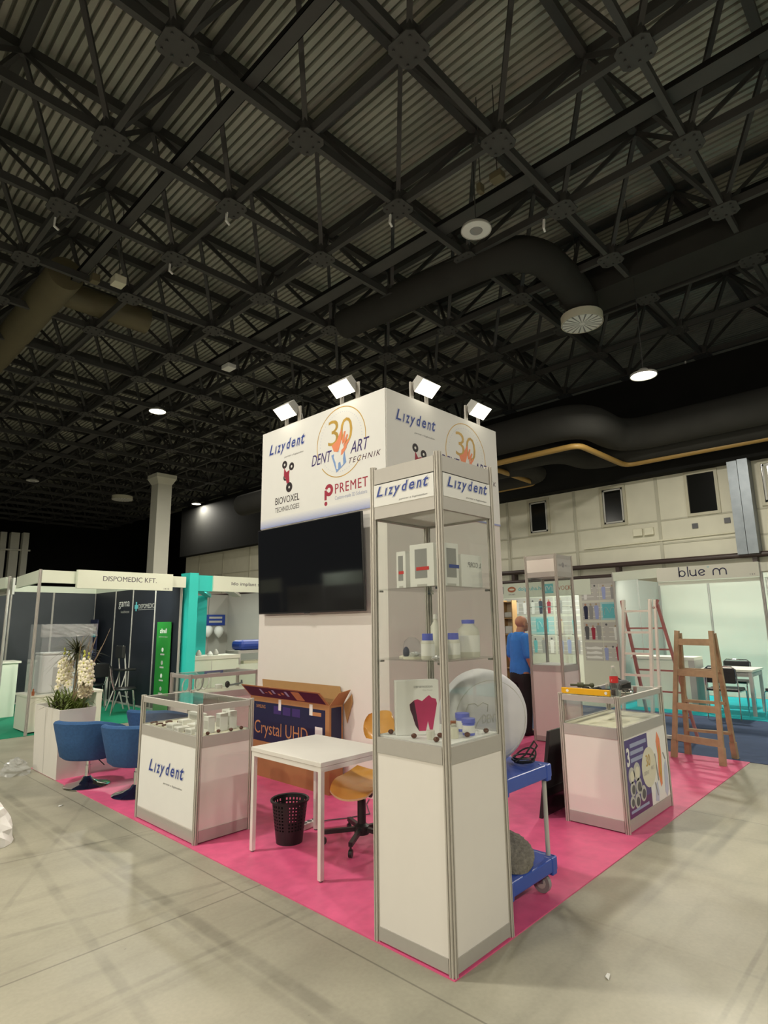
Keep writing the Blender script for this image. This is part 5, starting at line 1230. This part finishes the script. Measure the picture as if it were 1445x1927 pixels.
for i in range(17):
    for j in range(7): vs_.append((-.03+.86*i/16, -.02-random.uniform(0,.02), 1.09-.20*j/6-random.uniform(0,.02)))
for i in range(16):
    for j in range(6): a = i*7+j; fs.append((a,a+7,a+8,a+1))
b.add(vs_, fs).build('plastic_film', 'clearbag', ac)
mc = thing('medical_device', 'white upright device inside the acrylic case', 'device', (.80,8.72,GZ+.5605))
MB().bbox((0,0,0), (.48,.38,.60), .03).build('housing', 'paper', mc); MB().box((.17,-.002,.02), (.40,.004,.40)).build('front_door', 'lgrey', mc); MB().bbox((.0,-.01,.60), (.48,.38,.63), .012).build('lid', 'white', mc); MB().box((.36,-.003,.45), (.44,.001,.50)).build('display', 'dgrey', mc)
tag(MB().lathe([(0,0),(.02,0),(.022,.06),(.012,.065),(.012,.10),(0,.10)], n=14).build('sprayer', 'brownlogo', smooth=True, loc=(.67,8.575,GZ+.56)), 'small dark red bottle on the plinth corner at the post', 'bottle')
lc = thing('reception_counter', 'low frosted white counter at the left edge of the photo', 'counter', (.15,10.8,GZ))
MB().box((0,0,0), (.88,.45,.95)).build('body', 'greenwhite', lc); MB().box((-.02,-.03,.95), (.92,.5,.985)).build('counter_top', 'standw', lc)
def round_chair(loc, rz, label, group, back=True):
    t = thing('chair', label, 'chair', loc, rz, group)
    MB().lathe([(0,.425),(.19,.425),(.21,.445),(.19,.47),(0,.475)], n=28).build('seat', 'black', t, True)
    for x, y in ((.15,.14),(.15,-.14),(-.15,.14),(-.15,-.14)): MB().tube([(x,y,.43),(x*1.35,y*1.3,0.004)], .011, 8).build('leg', 'chrome', t, True)
    MB().tube([(-.16,-.16,.44),(-.22,-.19,.62),(-.25,-.19,.83),(-.27,-.1,.87),(-.27,.1,.87),(-.25,.19,.83),(-.22,.19,.62),(-.16,.16,.44)], .011, 8).build('back_frame', 'chrome', t, True)
    MB().bbox((-.275,-.18,.60), (-.245,.18,.86), .012).build('backrest', 'black', t)
    return t
round_chair((2.45,9.45,GZ), math.radians(-25), 'black chair with chrome legs nearest the front of the dark stand', 'black chairs in the dark stand')
round_chair((2.35,10.75,GZ), math.radians(100), 'black chair at the white table deep in the dark stand', 'black chairs in the dark stand')
hc = thing('bar_stool', 'high black bar stool with a curved chrome frame, dark stand', 'bar stool', (2.62,9.98,GZ))
for s in (-.14,.14):
    MB().tube([(.12,s,0.004),(.02,s,.35),(.0,s,.75),(-.05,s,1.15),(-.08,s,1.22)], .014, 8).build('frame_tube', 'alurail', hc, True); MB().tube([(-.22,s,.004),(-.05,s,.5),(.02,s,.76)], .012, 8).build('leg', 'alurail', hc, True)
MB().bbox((-.12,-.16,.74), (.20,.16,.78), .012).build('seat', 'black', hc); MB().bbox((-.10,-.16,.98), (-.03,.16,1.22), .015).build('backrest', 'black', hc); MB().tube([(.08,-.14,.25),(.08,.14,.25)], .01, 6).build('foot_rest', 'alurail', hc)
tb = thing('table', 'white table in the back of the dark stand', 'table', (2.0,10.9,GZ))
MB().box((0,0,.70), (.75,.75,.735)).build('tabletop', 'standw', tb)
for x in (.02,.69):
    for y in (.02,.69): MB().box((x,y,0), (x+.04,y+.04,.70)).build('leg', 'lgrey', tb)

# =================================================================== TURQUOISE STAND
ts = thing('exhibition_stand', 'turquoise portal stand with white fascia sign beside the tower', 'exhibition stand', (0,0,0))
MB().box((3.12,8.44,0), (3.30,8.78,2.58)).build('portal_column', 'teal', ts)
MB().box((3.30,8.48,2.245), (3.62,8.72,2.545)).build('portal_beam', 'teal', ts)
MB().box((3.62,8.50,2.30), (6.4,8.70,2.52)).build('portal_beam', 'standw', ts)
sb = MB().box((3.62,8.44,2.245), (5.4,8.50,2.545)).build('sign_board', 'greenwhite', ts)
text('lettering', 'Ido implant sxs', 'dgrey', sb, (4.02,8.44,2.355), RR, UZ, .78, .085, 0, .012)
MB().box((4.75,11.2,0), (5.08,11.35,2.3)).build('inner_column', 'teal', ts)
MB().bar((3.5,8.75,2.3), (5.1,11.2,2.3), .14, .08).build('ceiling_beam', 'teal', ts); MB().bar((4.1,8.75,2.32), (5.9,11.2,2.32), .2, .06).build('ceiling_beam', 'standw', ts)
for x0, x1 in ((5.9,6.9),(6.92,7.9),(7.92,9.0)): MB().box((x0,14.3,0), (x1,14.34,2.5)).build('back_panel', 'standg', ts)
MB().box((7.56,11.9,0), (7.60,14.3,2.5)).build('side_panel', 'standg', ts)
MB().post(7.56, 11.85, 0, 2.5, .025).build('post', 'alurail', ts)
bs = thing('wall_poster', 'blue poster with pale lettering lines deep in the turquoise stand', 'poster', (6.84,14.27,1.58))
MB().box((0,0,0), (.62,.025,.32)).build('poster_board', 'logoblue', bs)
for k in range(2): MB().prism(rect(.08,.20-.12*k,.52,.26-.12*k), (0,0,0), RR, UZ, .002).build('text_bar', 'lgrey', bs)
for x, z, lb in ((6.80,1.40,'white balloon left of the blue poster'), (7.16,1.38,'white balloon right below the blue poster')):
    t = thing('balloon', lb, 'balloon', (x,14.1,z), 0, 'white balloons in the turquoise stand')
    MB().lathe([(0,-.17),(.05,-.14),(.12,-.04),(.14,.05),(.12,.13),(.07,.17),(0,.18)], n=20).build('balloon_skin', 'paper', t, True); MB().tube([(0,0,-.17),(.01,.05,-.6),(0,.1,-1.4)], .003, 4).build('string', 'lgrey', t)
ck = thing('sales_counter', 'bright white counter behind the third glass counter', 'counter', (3.46,8.86,0))
MB().box((0,0,.0), (1.05,.5,.93)).build('body', 'greenwhite', ck); MB().box((-.02,-.02,.93), (1.07,.52,1.0)).build('counter_top', 'standw', ck); MB().box((.43,-.003,0), (.44,0,.9)).build('panel_seam', 'lgrey', ck)
gc = thing('glass_counter', 'white counter with a glass front right beside the white tower', 'display counter', (4.62,9.05,0))
MB().box((0,0,0), (1.5,.5,.78)).build('body', 'greenwhite', gc); MB().box((0,0,1.0), (1.5,.5,1.06)).build('counter_top', 'standg', gc)
for x in (.02,1.45): MB().box((x,.0,.78), (x+.04,.04,1.0)).build('post', 'alurail', gc)
MB().box((.06,.005,.78), (1.45,.012,1.0)).build('glass_pane', 'glass', gc); MB().box((.2,.1,.78), (1.2,.4,.84)).build('shelf_board', 'cream', gc)
tag(MB().bbox((4.70,9.08,1.06), (6.0,9.50,1.27), .08).build('blue_cushion', 'logoblue'), 'dark blue covered bundle on top of the white glass counter', 'cushion')
random.seed(12)
for k, x in enumerate((3.55,3.72,3.93,4.1)):
    tag(MB().lathe([(0,0),(.05,0),(.055,.03+.02*(k%2)),(.02,.08+.03*(k%2)),(0,.085+.03*(k%2))], n=14).build('bowl', 'lgrey' if k != 2 else 'paper', smooth=True, loc=(x,9.0+.07*(k%2),1.0)), ('first','second','third','last')[k]+' of the small pale bowls along the bright white counter', 'bowl', 'bowls on the white counter')
area('stand_light', (4.6,8.9,2.6), (4.3,8.2,.6), 1.2, STAND_W*.7, (.93,1.0,.86), 'RECTANGLE', .08)
area('stand_light', (5.6,12.6,2.55), (5.8,12.4,0), 1.2, STAND_W*.8, (.93,1.0,.88), 'RECTANGLE', .3)
MB().box((4.0,8.73,2.40), (5.2,8.78,2.43)).build('led_strip', 'led', ts)

# =================================================================== STANDS AT RIGHT
rs = thing('exhibition_stand', 'white stand with photo posters behind the empty tall showcase', 'exhibition stand', (0,0,0))
NZ_ = .005
fb = MB().box((10.28,3.85,2.15), (10.32,6.3,2.5)).build('fascia_board', 'greenwhite', rs)
MB().prism(circ(0,0,.115,24,.07), (10.28,5.86,2.35), RL, UZ, .003).build('round_logo', 'brownlogo', fb); MB().prism(circ(0,0,.075,24,.025), (10.277,5.86,2.35), RL, UZ, .002).build('round_logo', 'cream', fb)
text('lettering', 'DICKIES', 'dgrey', fb, (10.28,5.95,2.215), RL, UZ, .18, .032)
MB().prism(rect(-.14,-.09,.02,.09), (10.28,6.12,2.34), RL, UZ, .003).build('square_logo', 'navy', fb)
text('lettering', 'dolgruha.hu', 'tealprint', fb, (10.28,5.68,2.28), RL, UZ, .68, .12, 0, .015)
def m_logo(par, o, s, mm, ml):
    o = Vector(o); MB().prism(rect(-.5*s,-.5*s,.5*s,.5*s), o, RL, UZ, .002).build('square_logo', mm, par)
    n = RL.cross(UZ)*.004
    MB().tube([o+n+RL*a*s+UZ*c_*s for a, c_ in ((-.36,-.28),(-.36,.2),(-.22,.28),(-.12,.15),(0,-.12),(.12,.15),(.22,.28),(.36,.2),(.36,-.28))], .03*s, 5).build('m_emblem', ml, par)
m_logo(fb, (10.28,4.86,2.33), .22, 'tealprint', 'paper')
text('lettering', 'WOCK', 'brownlogo', fb, (10.28,4.68,2.28), RL, UZ, .37, .10, 0, .02)
MB().box((10.28,2.96,2.38), (10.32,3.85,2.5)).build('fascia_board', 'standg', rs)
MB().box((10.30,2.96,0), (10.33,4.15,2.38)).build('poster_panel', 'standw', rs)
MB().box((11.8,4.0,0), (11.83,7.2,2.5)).build('poster_panel', 'standw', rs)
for y in (2.93,6.32): MB().post(10.3, y, 0, 2.5, .025).build('post', 'alurail', rs)
fig_m = ['navy','paper','lgrey','dgrey','periw','paper','crimson','grey','tealprint','cream']
def figure(par, o, h, k):
    o = Vector(o); mm = fig_m[k % 10]; w_ = h*.2
    MB().prism([(-w_*.5,0),(w_*.5,0),(w_*.7,h*.45),(w_*.75,h*.8),(w_*.25,h*.86),(-w_*.25,h*.86),(-w_*.75,h*.78),(-w_*.6,h*.45)], o, RL, UZ, .002).build('print_figure', mm, par)
    MB().prism(circ(0,h*.93,h*.07,10), o, RL, UZ, .0025).build('print_head', ('skin','twig','dgrey')[k % 3], par)
def poster(x, y, z, w_, h, label, seed, kind=0):
    random.seed(seed); t = thing('photo_poster', label, 'poster', (x,y,z), 0, 'photo posters on the right stand walls')
    MB().box((-.006,-w_,0), (0,0,h)).build('poster_sheet', 'lgrey' if kind != 1 else 'palet', t)
    for k in range(3): MB().prism(rect(.0,h*(.2+.25*k),w_,h*(.23+.25*k)), (-.006,0,0), RL, UZ, .001).build('print_band', 'cream' if k % 2 else 'paper', t)
    if kind == 1: m_logo(t, (-.008,-w_/2,h/2), min(w_,h)*.8, 'tealprint', 'palet')
    elif kind == 2:
        for k in range(3): MB().prism([(.02,h*(.12+.25*k)),(w_-.02,h*(.12+.25*k)),(w_-.04,h*(.22+.25*k)),(w_*.6,h*(.28+.25*k)),(w_*.3,h*(.22+.25*k)),(.04,h*(.25+.25*k))], (-.008,0,0), RL, UZ, .001).build('print_shoe', 'paper', t)
    else:
        n = random.choice((2,2,3,3))
        for k in range(n): figure(t, (-.008,-w_*(k+.5+random.uniform(-.1,.1))/n,.02), h*random.uniform(.78,.92), random.randrange(10))
    return t
ords = ('first','second','third','fourth'); rown = ('top','second','third','bottom')
rows = ((1.90,.37),(1.47,.38),(1.03,.39),(.60,.39)); cols = ((4.08,.40),(3.66,.38),(3.26,.28))
for r_, (z, h) in enumerate(rows):
    for c_, (y, w_) in enumerate(cols):
        kind = 1 if (r_, c_) == (1,1) else 2 if (r_, c_) == (3,0) else 0
        poster(10.298, y, z+.12, w_, h, '%s poster in the %s row right of the tall empty showcase' % (('left','middle','right')[c_], rown[r_]), 20+r_*5+c_, kind)
for r_, z in enumerate((1.75,1.25,.75)):
    for c_ in range(4):
        y = 7.0-.74*c_; poster(11.798, y, z, .68, .44, '%s poster of the %s row seen through the empty showcase' % (ords[c_], ('upper','middle','lower')[r_]), 60+r_*7+c_, 1 if (r_, c_) in ((1,1),(1,3)) else 0)
cb = thing('shelf_unit', 'oak shelf unit with clothes next to the person in blue', 'shelf', (10.45,5.98,0))
for y in (0,.27,.54,.81): MB().box((0,y,0), (.22,y+.022,2.1)).build('side_board', 'cubby', cb)
for z in (.05,.45,.85,1.25,1.65,2.05): MB().box((0,.022,z), (.22,.81,z+.022)).build('shelf_board', 'cubby', cb)
MB().box((.2,.022,.05), (.22,.81,2.05)).build('back_board', 'twig', cb)
for k, z in enumerate((.873,1.273,1.673)):
    for j in range(2): tag(MB().bbox((10.47,6.015+.27*j,z+.002), (10.64,6.235+.27*j,z+.14+.06*((j+k)%2)), .03).build('folded_clothes', ('cream','lgrey','standg')[(k+j)%3]), '%s stack of folded clothes on the %s visible oak shelf' % (('right','left')[j], ('lower','middle','upper')[k]), 'clothes')

bm_ = thing('exhibition_stand', 'white stand with round lettered sign on turquoise carpet at right', 'exhibition stand', (0,0,.012))
for x, y in ((9.1,2.84),(8.78,1.9),(8.78,.28),(11.56,1.81),(11.56,.72),(11.56,2.82),(11.56,-.4),(8.78,-1.4),(10.3,2.84)): MB().post(x, y, 0, 2.48, .025).build('post', 'alurail', bm_) if (x, y) not in ((8.78,1.9),) else None
for y0, y1 in ((1.83,2.80),(.74,1.79),(-.38,.70),(-1.6,-.42)): MB().box((11.55,y0,0), (11.58,y1,2.4)).build('back_panel', 'standw', bm_)
for x0, x1 in ((9.12,10.28),(10.32,11.54)): MB().box((x0,2.83,0), (x1,2.855,2.4)).build('side_panel', 'standg', bm_)
MB().box((11.52,-1.6,2.38), (11.58,2.82,2.48)).build('fascia_rail', 'standw', bm_)
MB().bar((8.78,1.86,2.41), (9.1,2.84,2.41), .04, .17).build('fascia_rail', 'greenwhite', bm_)
MB().box((8.76,-1.4,2.33), (8.80,.28,2.47)).build('fascia_rail', 'standw', bm_); MB().box((8.79,.28,2.18), (8.84,1.9,2.24)).build('fascia_rail', 'standw', bm_)
sb = MB().box((8.70,.29,2.245), (8.76,1.88,2.485)).build('sign_board', 'standw', bm_)
bo = Vector((8.70,1.51,2.305)); st_ = .019
def arc(cx, cz, r_, a0, a1): MB().ring(bo+RL*cx+UZ*cz, RL, UZ, r_-st_, r_, a0, a1, .003, 28).build('lettering', 'navy', sb)
def bar_(x0, z0, x1, z1): MB().prism(rect(x0,z0,x1,z1), bo, RL, UZ, .003).build('lettering', 'navy', sb)
bar_(0,0,st_,.175); arc(.058,.058,.058,0,2*PI); bar_(.145,0,.145+st_,.175)
arc(.235,.055,.055,PI,2*PI); bar_(.18,.055,.18+st_,.115); bar_(.29-st_,0,.29,.115)
arc(.375,.058,.058,.25,1.82*PI); MB().bar(bo+RL*.33+UZ*.04+Vector((-.002,0,0)), bo+RL*.43+UZ*.078+Vector((-.002,0,0)), .017, .003, (1,0,0)).build('lettering', 'navy', sb)
for q_ in (.60,.70): arc(q_,.06,.0585,0,PI); 
for q_ in (.5415,.6415+.0,.7395): bar_(q_,0,q_+st_,.06)
MB().ring((8.70,1.03,2.45), RL, UZ, .008, .014, d=.002, n=14).build('degree_mark', 'tealprint', sb); text('lettering', '121', 'dgrey', sb, (8.70,.42,2.275), RL, UZ, .07, .025)
MB().box((8.86,.4,2.30), (8.92,1.8,2.33)).build('led_strip', 'led', bm_)
area('stand_light', (8.95,1.3,2.28), (11.2,1.0,1.2), 2.6, STAND_W*.75, (.95,1.0,.86), 'RECTANGLE', .08)
area('stand_light', (10.45,5.0,2.40), (11.6,5.0,1.0), 2.0, STAND_W*.6, (.95,1.0,.88), 'RECTANGLE', .08)
wc = thing('sales_counter', 'white counter with grey side in the turquoise carpeted stand', 'counter', (9.0,1.50,.012))
MB().box((.02,.02,0), (.46,1.06,.86)).build('body', 'greenwhite', wc); MB().box((0,-.0,.86), (.5,1.1,.91)).build('counter_top', 'standw', wc); MB().box((0,0,0), (.5,.02,.86)).build('side_board', 'standg', wc); MB().box((0,.02,0), (.02,.10,.86)).build('side_board', 'standg', wc)
tb = thing('table', 'white table behind the wooden ladder on turquoise carpet', 'table', (8.98,.62,.012))
MB().box((0,0,.70), (.78,.78,.735)).build('tabletop', 'standw', tb)
b = MB().box((.03,.03,.62), (.75,.05,.70)).box((.03,.73,.62), (.75,.75,.70)).box((.03,.05,.62), (.05,.73,.70)).box((.73,.05,.62), (.75,.73,.70)); b.build('frame', 'standg', tb)
for x in (.02,.71):
    for y in (.02,.71): MB().box((x,y,0), (x+.05,y+.05,.70)).build('leg', 'lgrey', tb)
def visitor_chair(loc, rz, label, group):
    t = thing('chair', label, 'chair', loc, rz, group)
    MB().bbox((-.22,-.23,.43), (.22,.23,.475), .018).build('seat', 'black', t); MB().bbox((-.25,-.21,.56), (-.22,.21,.80), .012).build('backrest', 'black', t)
    MB().tube([(-.28,-.235,.004),(-.235,-.235,.45),(-.25,-.22,.78),(-.25,-.17,.82),(-.25,.17,.82),(-.25,.22,.78),(-.235,.235,.45),(-.28,.235,.004)], .011, 8).build('back_frame', 'chrome', t, True)
    for s in (-.235,.235): MB().tube([(-.235,s,.43),(.20,s,.43),(.23,s,.40),(.26,s,.004)], .011, 8).build('leg', 'chrome', t, True)
    return t
ch = visitor_chair((8.98+.0-.35,1.0-.05,.012), 0, 'black chair with chrome frame in front of the white table', 'black chairs at the white table')
dup(ch, (8.95,.15,.012), math.radians(60), 'black chair cut off by the right edge, beside the white table', 'black chairs at the white table')
dup(ch, (10.05,1.15,.012), math.radians(180), 'black chair on the far side of the white table', 'black chairs at the white table')

# =================================================================== NEIGHBOUR STAND SEEN AS A REFLECTION, UNSEEN FLOODLIGHTS ADDED
os_ = thing('exhibition_stand', 'white fascia of the opposite stand reflected in the television', 'exhibition stand', (-6,0,0))
for y in (12.9,15.2,17.9,19.4): MB().post(-3, y, 0, 2.6, .025).build('post', 'alurail', os_)
MB().box((-3.05,12.9,2.1), (-3,15.2,2.55)).build('fascia_board', 'greenwhite', os_); MB().box((-3.05,17.9,2.0), (-3,19.4,2.55)).build('fascia_board', 'greenwhite', os_)
MB().box((-4.5,12.9,0), (-4.45,19.4,2.2)).build('back_panel', 'standg', os_)
for y in (-3.5, 1.5, 6.5): MB().box((-.25,y-.15,0), (-.05,y+.15,3.6)).build('added_lamp_tower', 'board', os_); floodlight(-6.15, y, PI/2, 'added unseen floodlight on the opposite stand behind the camera', 3.6, REAR_W, 2.6, 14, 'unseen floodlights added for front light')  # towers and floodlights added out of view to brighten the front faces
area('stand_light', (-8.0,14.4,3.3), (-9,14.4,2.3), .8, 25, (.95,1.0,.95), 'RECTANGLE', .2)
cs_ = thing('exhibition_stand', 'added white stand behind the camera carrying two floodlights', 'exhibition stand', (6.0,-4.0,0))
for x in (0,2.4): MB().post(x, -.03, 0, 2.95, .025).build('post', 'alurail', cs_)
sb = MB().box((0,-.05,2.45), (2.4,0,2.95)).build('sign_board', 'greenwhite', cs_)
for x in (-5.0, 1.5):
    MB().box((x-.15,-4.6,0), (x+.15,-4.45,3.6)).build('added_lamp_tower', 'board', cs_); floodlight(6.0+x, -8.52, PI, 'added unseen floodlight on the plain stand behind the camera', 3.6, SIDE_W, 2.6, 14, 'unseen floodlights added for front light')  # stand, towers and floodlights added unseen for more light on right-hand faces
